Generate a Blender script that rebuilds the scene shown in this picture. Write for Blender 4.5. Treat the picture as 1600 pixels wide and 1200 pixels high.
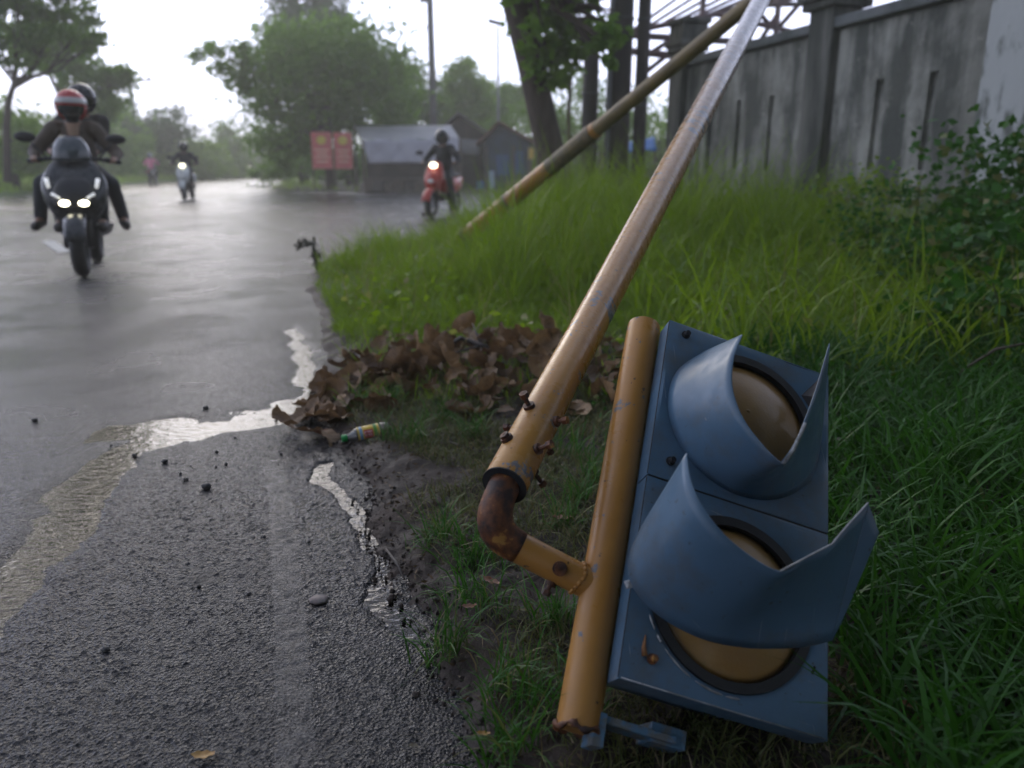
import bpy, bmesh, math, random
import numpy as np
from mathutils import Vector, Matrix, Euler
R = math.radians
random.seed(7); rng = np.random.default_rng(11)
for o in list(bpy.data.objects): bpy.data.objects.remove(o)
sc = bpy.context.scene; COL = sc.collection

# ------------------------------------------------------------------ camera
FPX = 1209.0; PITCH = math.atan(340/FPX); CH = 0.95
cd = bpy.data.cameras.new('camera'); cam = bpy.data.objects.new('camera', cd); COL.objects.link(cam)
cam.location = (0, 0, CH); cam.rotation_euler = (R(90)-PITCH, 0, 0)
cd.sensor_width = 36; cd.lens = FPX/1600*36; cd.clip_end = 3000; cd.clip_start = 0.02
cd.dof.use_dof = True; cd.dof.focus_distance = 1.62; cd.dof.aperture_fstop = 2.6
sc.camera = cam
# ------------------------------------------------------------------ world: pale broken overcast over a Nishita sky
SUN_EL, SUN_AZ = R(19), R(-26)          # azimuth from +Y, towards -X
w = bpy.data.worlds.new('World'); sc.world = w; w.use_nodes = True
nt = w.node_tree; nt.nodes.clear()
def N(t, ty, **kw):
    n = t.nodes.new(ty)
    for k, v in kw.items(): setattr(n, k, v)
    return n
sky = N(nt, 'ShaderNodeTexSky', sky_type='NISHITA', sun_disc=False)
sky.sun_elevation = SUN_EL; sky.sun_rotation = SUN_AZ; sky.air_density = 1.2; sky.dust_density = 2.5
tc = N(nt, 'ShaderNodeTexCoord'); sep = N(nt, 'ShaderNodeSeparateXYZ'); nt.links.new(tc.outputs['Generated'], sep.inputs[0])
mp = N(nt, 'ShaderNodeMapping'); mp.inputs['Scale'].default_value = (1, 1, 2.6); nt.links.new(tc.outputs['Generated'], mp.inputs[0])
cn = N(nt, 'ShaderNodeTexNoise'); cn.inputs['Scale'].default_value = 2.1; cn.inputs['Detail'].default_value = 7; nt.links.new(mp.outputs[0], cn.inputs[0])
cr = N(nt, 'ShaderNodeMapRange'); cr.inputs[1].default_value = .50; cr.inputs[2].default_value = .78; nt.links.new(cn.outputs[0], cr.inputs[0])
hz = N(nt, 'ShaderNodeMapRange'); hz.inputs[1].default_value = .62; hz.inputs[2].default_value = .25; nt.links.new(sep.outputs[2], hz.inputs[0])
mx = N(nt, 'ShaderNodeMath', operation='MAXIMUM'); nt.links.new(cr.outputs[0], mx.inputs[0]); nt.links.new(hz.outputs[0], mx.inputs[1])
cs = N(nt, 'ShaderNodeMapRange'); cs.inputs[1].default_value = 0; cs.inputs[2].default_value = 1; cs.inputs[3].default_value = .12; cs.inputs[4].default_value = .96; nt.links.new(mx.outputs[0], cs.inputs[0])
mixc = N(nt, 'ShaderNodeMixRGB'); nt.links.new(cs.outputs[0], mixc.inputs[0]); nt.links.new(sky.outputs[0], mixc.inputs[1])
# cloud is brightest round the veiled sun and greyer away from it
sunv = (math.sin(SUN_AZ)*math.cos(SUN_EL), math.cos(SUN_AZ)*math.cos(SUN_EL), math.sin(SUN_EL))
dp = N(nt, 'ShaderNodeVectorMath', operation='DOT_PRODUCT'); nt.links.new(tc.outputs['Generated'], dp.inputs[0]); dp.inputs[1].default_value = sunv
gl_ = N(nt, 'ShaderNodeMapRange', interpolation_type='SMOOTHSTEP'); gl_.inputs[1].default_value = -.35; gl_.inputs[2].default_value = 1.0; gl_.inputs[3].default_value = .56; gl_.inputs[4].default_value = 1.75; nt.links.new(dp.outputs['Value'], gl_.inputs[0])
cm_ = N(nt, 'ShaderNodeVectorMath', operation='SCALE'); cm_.inputs[0].default_value = (9.3, 10.0, 13.4); nt.links.new(gl_.outputs[0], cm_.inputs['Scale']); nt.links.new(cm_.outputs[0], mixc.inputs[2])
bg = N(nt, 'ShaderNodeBackground'); bg.inputs[1].default_value = 0.10; nt.links.new(mixc.outputs[0], bg.inputs[0])
wo = N(nt, 'ShaderNodeOutputWorld'); nt.links.new(bg.outputs[0], wo.inputs[0])
# ------------------------------------------------------------------ sun (veiled)
sd = bpy.data.lights.new('sun', 'SUN'); sd.energy = 0.5; sd.angle = R(30); sd.color = (1, .92, .78)
sun = bpy.data.objects.new('sun', sd); COL.objects.link(sun)
sdir = Vector((math.sin(SUN_AZ)*math.cos(SUN_EL), math.cos(SUN_AZ)*math.cos(SUN_EL), math.sin(SUN_EL)))
sun.rotation_euler = sdir.to_track_quat('Z', 'Y').to_euler(); sun.location = (0, 0, 30)
# ------------------------------------------------------------------ exposure and sampling
vs = sc.view_settings; vs.view_transform = 'Standard'; vs.look = 'None'; vs.gamma = 1; vs.exposure = 0.55; vs.use_curve_mapping = False
cy = sc.cycles; cy.use_denoising = True; cy.denoiser = 'OPENIMAGEDENOISE'; cy.max_bounces = 6; cy.diffuse_bounces = 3; cy.glossy_bounces = 3
cy.transmission_bounces = 4; cy.transparent_max_bounces = 12; cy.volume_bounces = 1; cy.caustics_reflective = False; cy.caustics_refractive = False
cy.use_adaptive_sampling = True; cy.adaptive_threshold = 0.02; cy.sample_clamp_indirect = 4

# ------------------------------------------------------------------ photograph -> place
_f = np.array([0, math.cos(PITCH), -math.sin(PITCH)]); _u = np.array([0, math.sin(PITCH), math.cos(PITCH)]); _r = np.array([1., 0, 0]); _C = np.array([0, 0, CH])
def ray(x, y): return _f+(x-800)/FPX*_r+(600-y)/FPX*_u
def at(x, y, d): return Vector(_C+d*ray(x, y))
def gnd(x, y, z=0.): k = ray(x, y); return Vector(_C+k*((z-CH)/k[2]))
def atY(x, y, Y): k = ray(x, y); return Vector(_C+k*(Y/k[1]))

# ------------------------------------------------------------------ materials
MATS = {}
def newmat(name):
    m = bpy.data.materials.new(name); m.use_nodes = True; t = m.node_tree; t.nodes.clear()
    out = N(t, 'ShaderNodeOutputMaterial'); b = N(t, 'ShaderNodeBsdfPrincipled'); t.links.new(b.outputs[0], out.inputs[0])
    MATS[name] = m
    return m, t, b, out
def coords(t, scale=(1, 1, 1), kind='Object'):
    c = N(t, 'ShaderNodeTexCoord'); m = N(t, 'ShaderNodeMapping'); m.inputs['Scale'].default_value = scale
    t.links.new(c.outputs[kind], m.inputs[0]); return m.outputs[0]
def noise(t, vec, scale, detail=4, rough=.55):
    n = N(t, 'ShaderNodeTexNoise'); n.inputs['Scale'].default_value = scale; n.inputs['Detail'].default_value = detail; n.inputs['Roughness'].default_value = rough
    t.links.new(vec, n.inputs['Vector']); return n.outputs[0]
def ramp(t, fac, a, b, lo=0., hi=1.):
    m = N(t, 'ShaderNodeMapRange'); m.inputs[1].default_value = a; m.inputs[2].default_value = b; m.inputs[3].default_value = lo; m.inputs[4].default_value = hi
    t.links.new(fac, m.inputs[0]); return m.outputs[0]
def mixc_(t, fac, a, b, mode='MIX'):
    m = N(t, 'ShaderNodeMixRGB', blend_type=mode)
    for i, v in ((0, fac), (1, a), (2, b)):
        if isinstance(v, (int, float)): m.inputs[i].default_value = v
        elif isinstance(v, tuple): m.inputs[i].default_value = (*v, 1)
        else: t.links.new(v, m.inputs[i])
    return m.outputs[0]
def bump(t, b, h, strength=.3, dist=.01, prev=None):
    n = N(t, 'ShaderNodeBump'); n.inputs['Strength'].default_value = strength; n.inputs['Distance'].default_value = dist
    t.links.new(h, n.inputs['Height'])
    if prev is not None: t.links.new(prev, n.inputs['Normal'])
    if b is not None: t.links.new(n.outputs[0], b.inputs['Normal'])
    return n.outputs[0]
def pm(name, c1, c2=None, scale=6., rough=.6, metallic=0., bumps=.0, bscale=40., spec=.5, stretch=(1, 1, 1), coat=0., emit=None, lo=.35, hi=.65):
    if name in MATS: return MATS[name]
    m, t, b, out = newmat(name)
    v = coords(t, stretch)
    if c2: t.links.new(mixc_(t, ramp(t, noise(t, v, scale, 5), lo, hi), c1, c2), b.inputs['Base Color'])
    else: b.inputs['Base Color'].default_value = (*c1, 1)
    b.inputs['Metallic'].default_value = metallic; b.inputs['Specular IOR Level'].default_value = spec; b.inputs['Coat Weight'].default_value = coat
    rn = noise(t, v, scale*2.3, 3); t.links.new(ramp(t, rn, .3, .7, max(.02, rough-.1), min(1, rough+.1)), b.inputs['Roughness'])
    if bumps: bump(t, b, noise(t, v, bscale, 4), bumps, .01)
    if emit: b.inputs['Emission Color'].default_value = (*emit[0], 1); b.inputs['Emission Strength'].default_value = emit[1]
    return m
def leafmat(name, c1, c2, c3=None, trans=.35, rough=.5, scale=1.2, spec=.35):
    """two-sided leaf; per-leaf tint in the 'tint' attribute"""
    m, t, b, out = newmat(name)
    a = N(t, 'ShaderNodeAttribute', attribute_name='tint')
    col = mixc_(t, a.outputs['Fac'], c1, c2)
    if c3: col = mixc_(t, ramp(t, a.outputs['Fac'], .86, .93), col, c3)
    t.links.new(col, b.inputs['Base Color']); b.inputs['Roughness'].default_value = rough; b.inputs['Specular IOR Level'].default_value = spec
    tr = N(t, 'ShaderNodeBsdfTranslucent'); t.links.new(mixc_(t, .35, col, tuple(min(1, x*1.6) for x in (c2[0]*1.1, c2[1]*1.1, c2[2]*.5))), tr.inputs[0])
    ms = N(t, 'ShaderNodeMixShader'); ms.inputs[0].default_value = trans
    t.links.new(b.outputs[0], ms.inputs[1]); t.links.new(tr.outputs[0], ms.inputs[2]); t.links.new(ms.outputs[0], out.inputs[0])
    return m

def mat_asphalt():
    m, t, b, out = newmat('wet_asphalt')
    v = coords(t)
    big = noise(t, v, .35, 5); mid = noise(t, v, 2.2, 5); fine = noise(t, v, 210, 3, .7)
    col = mixc_(t, ramp(t, mid, .35, .65), (.008, .008, .010), (.017, .017, .020))
    vo = N(t, 'ShaderNodeTexVoronoi'); vo.inputs['Scale'].default_value = 150; t.links.new(v, vo.inputs['Vector'])
    col = mixc_(t, ramp(t, vo.outputs['Color'], .55, .95, 0, .4), col, (.045, .044, .044))
    t.links.new(col, b.inputs['Base Color'])
    wetn = N(t, 'ShaderNodeMath', operation='ADD'); t.links.new(big, wetn.inputs[0]); t.links.new(mid, wetn.inputs[1])
    t.links.new(ramp(t, wetn.outputs[0], .80, 1.18, .10, .30), b.inputs['Roughness'])
    b.inputs['Specular IOR Level'].default_value = .36
    n1 = bump(t, None, fine, .8, .004)
    bump(t, b, vo.outputs['Distance'], .8, .005, n1)
    return m
def mat_mud():
    m, t, b, out = newmat('wet_mud')
    v = coords(t)
    n = noise(t, v, 5, 6); n2 = noise(t, v, 40, 5, .7)
    col = mixc_(t, ramp(t, n, .35, .65), (.026, .020, .018), (.055, .041, .034))
    col = mixc_(t, ramp(t, n2, .5, .75, 0, .4), col, (.075, .058, .046))
    t.links.new(col, b.inputs['Base Color']); t.links.new(ramp(t, n, .3, .7, .45, .85), b.inputs['Roughness']); b.inputs['Specular IOR Level'].default_value = .25
    bump(t, b, n2, .8, .015)
    return m
def mat_water():
    m, t, b, out = newmat('puddle_water')
    t.nodes.remove(b)
    v = coords(t, (1, 2.2, 1))
    gl = N(t, 'ShaderNodeBsdfGlossy'); gl.inputs['Roughness'].default_value = .02; gl.inputs[0].default_value = (1, 1, 1, 1)
    tp = N(t, 'ShaderNodeBsdfTransparent'); tp.inputs[0].default_value = (.38, .38, .38, 1)
    fr = N(t, 'ShaderNodeFresnel'); fr.inputs[0].default_value = 1.35
    nb = bump(t, None, noise(t, v, 20, 3), .35, .012); t.links.new(nb, gl.inputs['Normal']); t.links.new(nb, fr.inputs['Normal'])
    ms = N(t, 'ShaderNodeMixShader'); t.links.new(fr.outputs[0], ms.inputs[0]); t.links.new(tp.outputs[0], ms.inputs[1]); t.links.new(gl.outputs[0], ms.inputs[2])
    t.links.new(ms.outputs[0], out.inputs[0]); return m
def mat_paint(name, base, base2, chip, chip2, rough=.38, dark=(.09, .05, .03), chips=.63, sc_=1., streak=(1, 1, 1)):
    """weathered paint: slight fading, chips to bare metal, small rust specks"""
    m, t, b, out = newmat(name)
    v = coords(t, streak)
    v2 = coords(t)
    col = mixc_(t, ramp(t, noise(t, v, 5*sc_, 6), .3, .7), base, base2)
    cm = noise(t, v, 22*sc_, 8, .65); cbig = noise(t, v2, 3.1*sc_, 3)
    cmix = N(t, 'ShaderNodeMath', operation='MULTIPLY_ADD'); t.links.new(cbig, cmix.inputs[0]); cmix.inputs[1].default_value = .45; t.links.new(cm, cmix.inputs[2])
    cf = ramp(t, cmix.outputs[0], chips+.225, chips+.25)
    col = mixc_(t, cf, col, chip)
    rs = noise(t, v2, 70*sc_, 3, .5); rf = ramp(t, rs, .70, .74)
    col = mixc_(t, rf, col, dark)
    gr = ramp(t, noise(t, v2, 9*sc_, 7, .7), .48, .75, 0, .35); col = mixc_(t, gr, col, chip2)
    if name.startswith('faded_blue'):
        for sc3, rot in (((260, 9, 9), .5), ((9, 300, 9), -.3)):
            mpn = N(t, 'ShaderNodeMapping'); mpn.inputs['Scale'].default_value = sc3; mpn.inputs['Rotation'].default_value = (rot, rot*.6, rot); tcn = N(t, 'ShaderNodeTexCoord'); t.links.new(tcn.outputs['Object'], mpn.inputs[0])
            sf = N(t, 'ShaderNodeMath', operation='MULTIPLY'); t.links.new(ramp(t, noise(t, mpn.outputs[0], 1, 2), .70, .74), sf.inputs[0]); t.links.new(ramp(t, noise(t, v2, 6, 3), .5, .62), sf.inputs[1])
            col = mixc_(t, sf.outputs[0], col, (.26, .30, .34))
        col = mixc_(t, ramp(t, noise(t, v2, 7, 8, .75), .50, .70, 0, .6), col, (.105, .095, .08))
        col = mixc_(t, ramp(t, noise(t, v2, 55, 4, .7), .66, .72, 0, .6), col, (.055, .045, .035))
    t.links.new(col, b.inputs['Base Color'])
    t.links.new(ramp(t, noise(t, v2, 30, 4), .3, .7, rough-.08, rough+.14), b.inputs['Roughness'])
    bump(t, b, cf, -.3, .002)
    return m
def mat_rust():
    m, t, b, out = newmat('rust')
    v = coords(t)
    n = noise(t, v, 26, 7, .62); n2 = noise(t, v, 60, 5)
    col = mixc_(t, ramp(t, n, .40, .60), (.028, .012, .009), (.19, .065, .02))
    col = mixc_(t, ramp(t, n, .585, .63), col, (.42, .21, .045))
    t.links.new(col, b.inputs['Base Color']); b.inputs['Roughness'].default_value = .62
    bump(t, b, n2, .5, .004); return m
def mat_lens():
    m, t, b, out = newmat('dusty_amber_lens')
    v = coords(t)
    col = mixc_(t, ramp(t, noise(t, v, 11, 5), .3, .7), (.27, .135, .028), (.35, .20, .06))
    col = mixc_(t, ramp(t, noise(t, v, 60, 4), .45, .8, 0, .25), col, (.22, .16, .09))
    t.links.new(col, b.inputs['Base Color']); b.inputs['Roughness'].default_value = .42
    b.inputs['Coat Weight'].default_value = .35; b.inputs['Coat Roughness'].default_value = .15
    vo = N(t, 'ShaderNodeTexVoronoi'); vo.inputs['Scale'].default_value = 160; t.links.new(v, vo.inputs['Vector'])
    bump(t, b, vo.outputs['Distance'], .10, .002); return m
def mat_wall():
    m, t, b, out = newmat('stained_plaster')
    v = coords(t, (1, 1, .14)); v2 = coords(t)
    s = noise(t, v, 3.2, 6, .6); s2 = noise(t, v2, 2.4, 6, .65)
    a = N(t, 'ShaderNodeMath', operation='MULTIPLY_ADD'); t.links.new(s2, a.inputs[0]); a.inputs[1].default_value = .55; t.links.new(s, a.inputs[2])
    col = mixc_(t, ramp(t, a.outputs[0], .66, .88), (.34, .335, .295), (.075, .08, .07))
    col = mixc_(t, ramp(t, noise(t, v2, 1.1, 4), .45, .7, 0, .75), col, (.10, .10, .082))
    col = mixc_(t, ramp(t, noise(t, coords(t, (1, 1, .3)), 9, 6, .7), .56, .70, 0, .75), col, (.055, .056, .046))
    col = mixc_(t, ramp(t, noise(t, v2, 4.5, 7, .75), .60, .68, 0, .6), col, (.40, .38, .33))
    t.links.new(col, b.inputs['Base Color']); b.inputs['Roughness'].default_value = .85
    bump(t, b, noise(t, v2, 25, 5), .4, .02); return m
def mat_line():
    m, t, b, out = newmat('worn_road_paint')
    v = coords(t)
    b.inputs['Base Color'].default_value = (.20, .20, .205, 1); b.inputs['Roughness'].default_value = .35
    n = noise(t, v, 14, 8, .75); big = noise(t, v, 1.9, 2)
    a = N(t, 'ShaderNodeMath', operation='MULTIPLY_ADD'); t.links.new(big, a.inputs[0]); a.inputs[1].default_value = .8; t.links.new(n, a.inputs[2])
    at_ = N(t, 'ShaderNodeAttribute', attribute_name='tint'); ml = N(t, 'ShaderNodeMath', operation='MULTIPLY_ADD'); t.links.new(at_.outputs['Fac'], ml.inputs[0]); ml.inputs[1].default_value = .45; t.links.new(a.outputs[0], ml.inputs[2])
    t.links.new(ramp(t, ml.outputs[0], 1.16, 1.75, 0., .5), b.inputs['Alpha'])
    bump(t, b, noise(t, v, 120, 4), .3, .005); return m

ASPH, MUD, WATER = mat_asphalt(), mat_mud(), mat_water()
YEL = mat_paint('worn_yellow_paint', (.36, .165, .036), (.46, .225, .052), (.14, .14, .15), (.24, .12, .05), .33)
YELM = mat_paint('scuffed_mast_paint', (.37, .175, .040), (.47, .245, .065), (.17, .165, .175), (.24, .15, .09), .24, chips=.60)
BLUE = mat_paint('faded_blue_paint', (.060, .122, .190), (.088, .162, .245), (.24, .26, .28), (.045, .08, .12), .36, dark=(.05, .06, .07), chips=.70)
RUST, LENS, WALL = mat_rust(), mat_lens(), mat_wall()
RUBBER = pm('black_rubber', (.012, .012, .013), rough=.55)
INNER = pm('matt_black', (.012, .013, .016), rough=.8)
BARE = pm('scraped_metal', (.42, .43, .44), (.22, .22, .22), 60, .45, .6, .3, 90)
GRASS = leafmat('grass_blade', (.10, .185, .010), (.225, .34, .018), (.28, .24, .10), .45, .42)
GRASSN = leafmat('lush_grass_blade', (.018, .078, .008), (.052, .165, .018), (.18, .17, .06), .30, .42, spec=.25)
DRYG = leafmat('trampled_grass_blade', (.06, .095, .022), (.13, .125, .045), (.22, .17, .09), .25, .6)
LEAFA = leafmat('tree_leaf', (.07, .16, .022), (.16, .29, .045), None, .5, .55, spec=.2)
LEAFB = leafmat('dark_tree_leaf', (.035, .08, .038), (.07, .14, .06), None, .4, .55, spec=.2)
LEAFC = leafmat('light_tree_leaf', (.10, .21, .03), (.21, .34, .05), None, .5, .55, spec=.2)
BARK = pm('bark', (.095, .07, .055), (.05, .038, .03), 9, .85, 0, .8, 14, stretch=(1, 1, .25))

# ------------------------------------------------------------------ numpy noise and masks
def _h(ix, iy, s):
    n = (ix.astype(np.int64)*374761393+iy.astype(np.int64)*668265263+s*1442695041) & 0xffffffff
    n = ((n ^ (n >> 13))*1274126177) & 0xffffffff
    return ((n ^ (n >> 16)) & 0xffff)/65535.
def vnoise(x, y, s=0):
    ix, iy = np.floor(x), np.floor(y); fx, fy = x-ix, y-iy; fx = fx*fx*(3-2*fx); fy = fy*fy*(3-2*fy)
    a, b, c, d = _h(ix, iy, s), _h(ix+1, iy, s), _h(ix, iy+1, s), _h(ix+1, iy+1, s)
    return (a*(1-fx)+b*fx)*(1-fy)+(c*(1-fx)+d*fx)*fy
def fbm(x, y, f, o=3, s=0):
    r = 0; a = .5; tot = 0
    for k in range(o): r = r+a*vnoise(x*f, y*f, s+k*17); tot += a; a *= .5; f *= 2.03
    return r/tot
def sstep(a, b, x): t = np.clip((x-a)/(b-a), 0, 1); return t*t*(3-2*t)
def segdist(x, y, P):
    d = np.full(x.shape, 1e9)
    for (x0, y0), (x1, y1) in zip(P[:-1], P[1:]):
        dx, dy = x1-x0, y1-y0; L = dx*dx+dy*dy+1e-12
        t = np.clip(((x-x0)*dx+(y-y0)*dy)/L, 0, 1)
        d = np.minimum(d, np.hypot(x-x0-t*dx, y-y0-t*dy))
    return d
def inside(x, y, P):
    c = np.zeros(x.shape, bool); n = len(P)
    for i in range(n):
        (x0, y0), (x1, y1) = P[i], P[(i+1) % n]
        if y0 == y1: continue
        c ^= ((y0 > y) != (y1 > y)) & (x < (x1-x0)*(y-y0)/(y1-y0)+x0)
    return c
def sdist(x, y, edge, poly): d = segdist(x, y, edge); return np.where(inside(x, y, poly), d, -d)

EDGE = [(.35, -9), (.22, -2), (.02, .7), (-.06, 1.05), (-.13, 1.28), (-.22, 1.53), (-.36, 1.91), (-.50, 2.26), (-.66, 2.60), (-.82, 2.90), (-.86, 3.38), (-.98, 3.9), (-1.25, 4.9),
        (-1.62, 6.0), (-1.85, 7.0), (-1.8, 8.1), (-1.45, 9.3), (-.9, 10.6), (-.3, 12.2), (.4, 13.6), (1.6, 14.6), (4, 15), (8, 15.2), (46, 16)]
VPOLY = EDGE+[(46, -9)]
def verge_s(x, y): return sdist(x, y, EDGE, VPOLY)+(fbm(x, y, 3.1, 3, 5)-.5)*.16
def verge_z(x, y, s=None):
    s = verge_s(x, y) if s is None else s
    lump = (fbm(x, y, 9, 3, 21)-.5)*.05*sstep(-.05, .15, s)+(fbm(x, y, 38, 3, 33)-.5)*.030*np.exp(-np.maximum(y-1, 0)*.25)
    return -.045+.085*sstep(-.15, .17, s)+.10*sstep(.5, 3, s)+lump
# hollows in the carriageway that hold water: (polyline, half width, depth)
def G(*pts): return [tuple(gnd(x, y)[:2]) for x, y in pts]
POOLS = [(G((-120, 1030), (0, 925), (70, 850), (125, 775), (190, 705), (270, 678), (370, 668), (470, 645)), .085, .016),
         (G((180, 672), (300, 668), (420, 655), (500, 625)), .10, .016),
         (G((505, 728), (548, 786), (592, 850), (618, 915), (640, 985)), .027, .017),
         (G((490, 640), (480, 590), (470, 545), (455, 515)), .06, .009)]
def pool_depth(x, y):
    z = np.zeros(x.shape)
    jx = (fbm(x, y, 7, 4, 60)-.5)*.13; jy = (fbm(x, y, 7, 4, 61)-.5)*.22
    for P, hw, dep in POOLS:
        z = np.maximum(z, dep*(1-sstep(.25, 1.7, segdist(x+jx, y+jy, P)/hw)))
    return z
def road_z(x, y):
    dist = np.hypot(x, y)
    agg = (vnoise(x*105, y*105, 3)-.5)*.0030+(vnoise(x*260, y*260, 4)-.5)*.0042+(fbm(x, y, 30, 2, 9)-.5)*.0012+(fbm(x, y, 4, 2, 10)-.5)*.004
    agg = agg*np.exp(-np.maximum(dist-2.2, 0)*.35)
    smooth_left = .35+.65*sstep(-1.75, -.95, x-(y-2.)*-.2)       # the older, smoother lane surface on the far side of the puddle
    agg = agg*np.where(y < 4, smooth_left, 1)
    slow = (fbm(x, y, .5, 3, 14)-.5)*.035*sstep(3.5, 9, dist)
    return .004+agg+slow-pool_depth(x, y)
WATER_Z = -.0035

def link(name, me, mat=None, parent=None, smooth=True):
    o = bpy.data.objects.new(name, me); COL.objects.link(o)
    if mat: me.materials.append(mat) if not me.materials else None
    if parent: o.parent = parent
    if smooth and len(me.polygons): me.polygons.foreach_set('use_smooth', np.ones(len(me.polygons), bool))
    return o
def npmesh(name, V, F, tint=None):
    """V (n,3), F (m,k)"""
    me = bpy.data.meshes.new(name); V = np.ascontiguousarray(V, np.float32); F = np.ascontiguousarray(F, np.int32); k = F.shape[1]
    me.vertices.add(len(V)); me.vertices.foreach_set('co', V.ravel())
    me.loops.add(F.size); me.loops.foreach_set('vertex_index', F.ravel())
    me.polygons.add(len(F)); me.polygons.foreach_set('loop_start', np.arange(0, F.size, k, dtype=np.int32)); me.polygons.foreach_set('loop_total', np.full(len(F), k, np.int32))
    if tint is not None:
        a = me.attributes.new('tint', 'FLOAT', 'POINT'); a.data.foreach_set('value', np.ascontiguousarray(tint, np.float32))
    me.update(calc_edges=True); return me
def gridmesh(name, xs, ys, zf, keep=None):
    X, Y = np.meshgrid(xs, ys); Z = zf(X, Y); ny, nx = X.shape
    idx = np.arange(ny*nx).reshape(ny, nx)
    F = np.stack([idx[:-1, :-1], idx[:-1, 1:], idx[1:, 1:], idx[1:, :-1]], -1).reshape(-1, 4)
    V = np.stack([X, Y, Z], -1).reshape(-1, 3)
    if keep is not None:
        k = keep(X, Y).ravel(); F = F[k[F].any(1)]
        used = np.zeros(len(V), bool); used[F] = True; remap = np.cumsum(used)-1; V = V[used]; F = remap[F]
    return npmesh(name, V, F)
def tag(o, label=None, cat=None, group=None, kind=None):
    if label: o['label'] = label
    if cat: o['category'] = cat
    if group: o['group'] = group
    if kind: o['kind'] = kind
    return o
def empty(name, loc=(0, 0, 0), rz=0.):
    o = bpy.data.objects.new(name, None); COL.objects.link(o); o.location = loc; o.rotation_euler = (0, 0, rz); o.empty_display_size = .1
    return o
def adopt(child, parent):
    """parent while keeping the world place (child was built in world coordinates)"""
    child.parent = parent; child.matrix_parent_inverse = Matrix.LocRotScale(parent.location, parent.rotation_euler, parent.scale).inverted()
    return child

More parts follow.
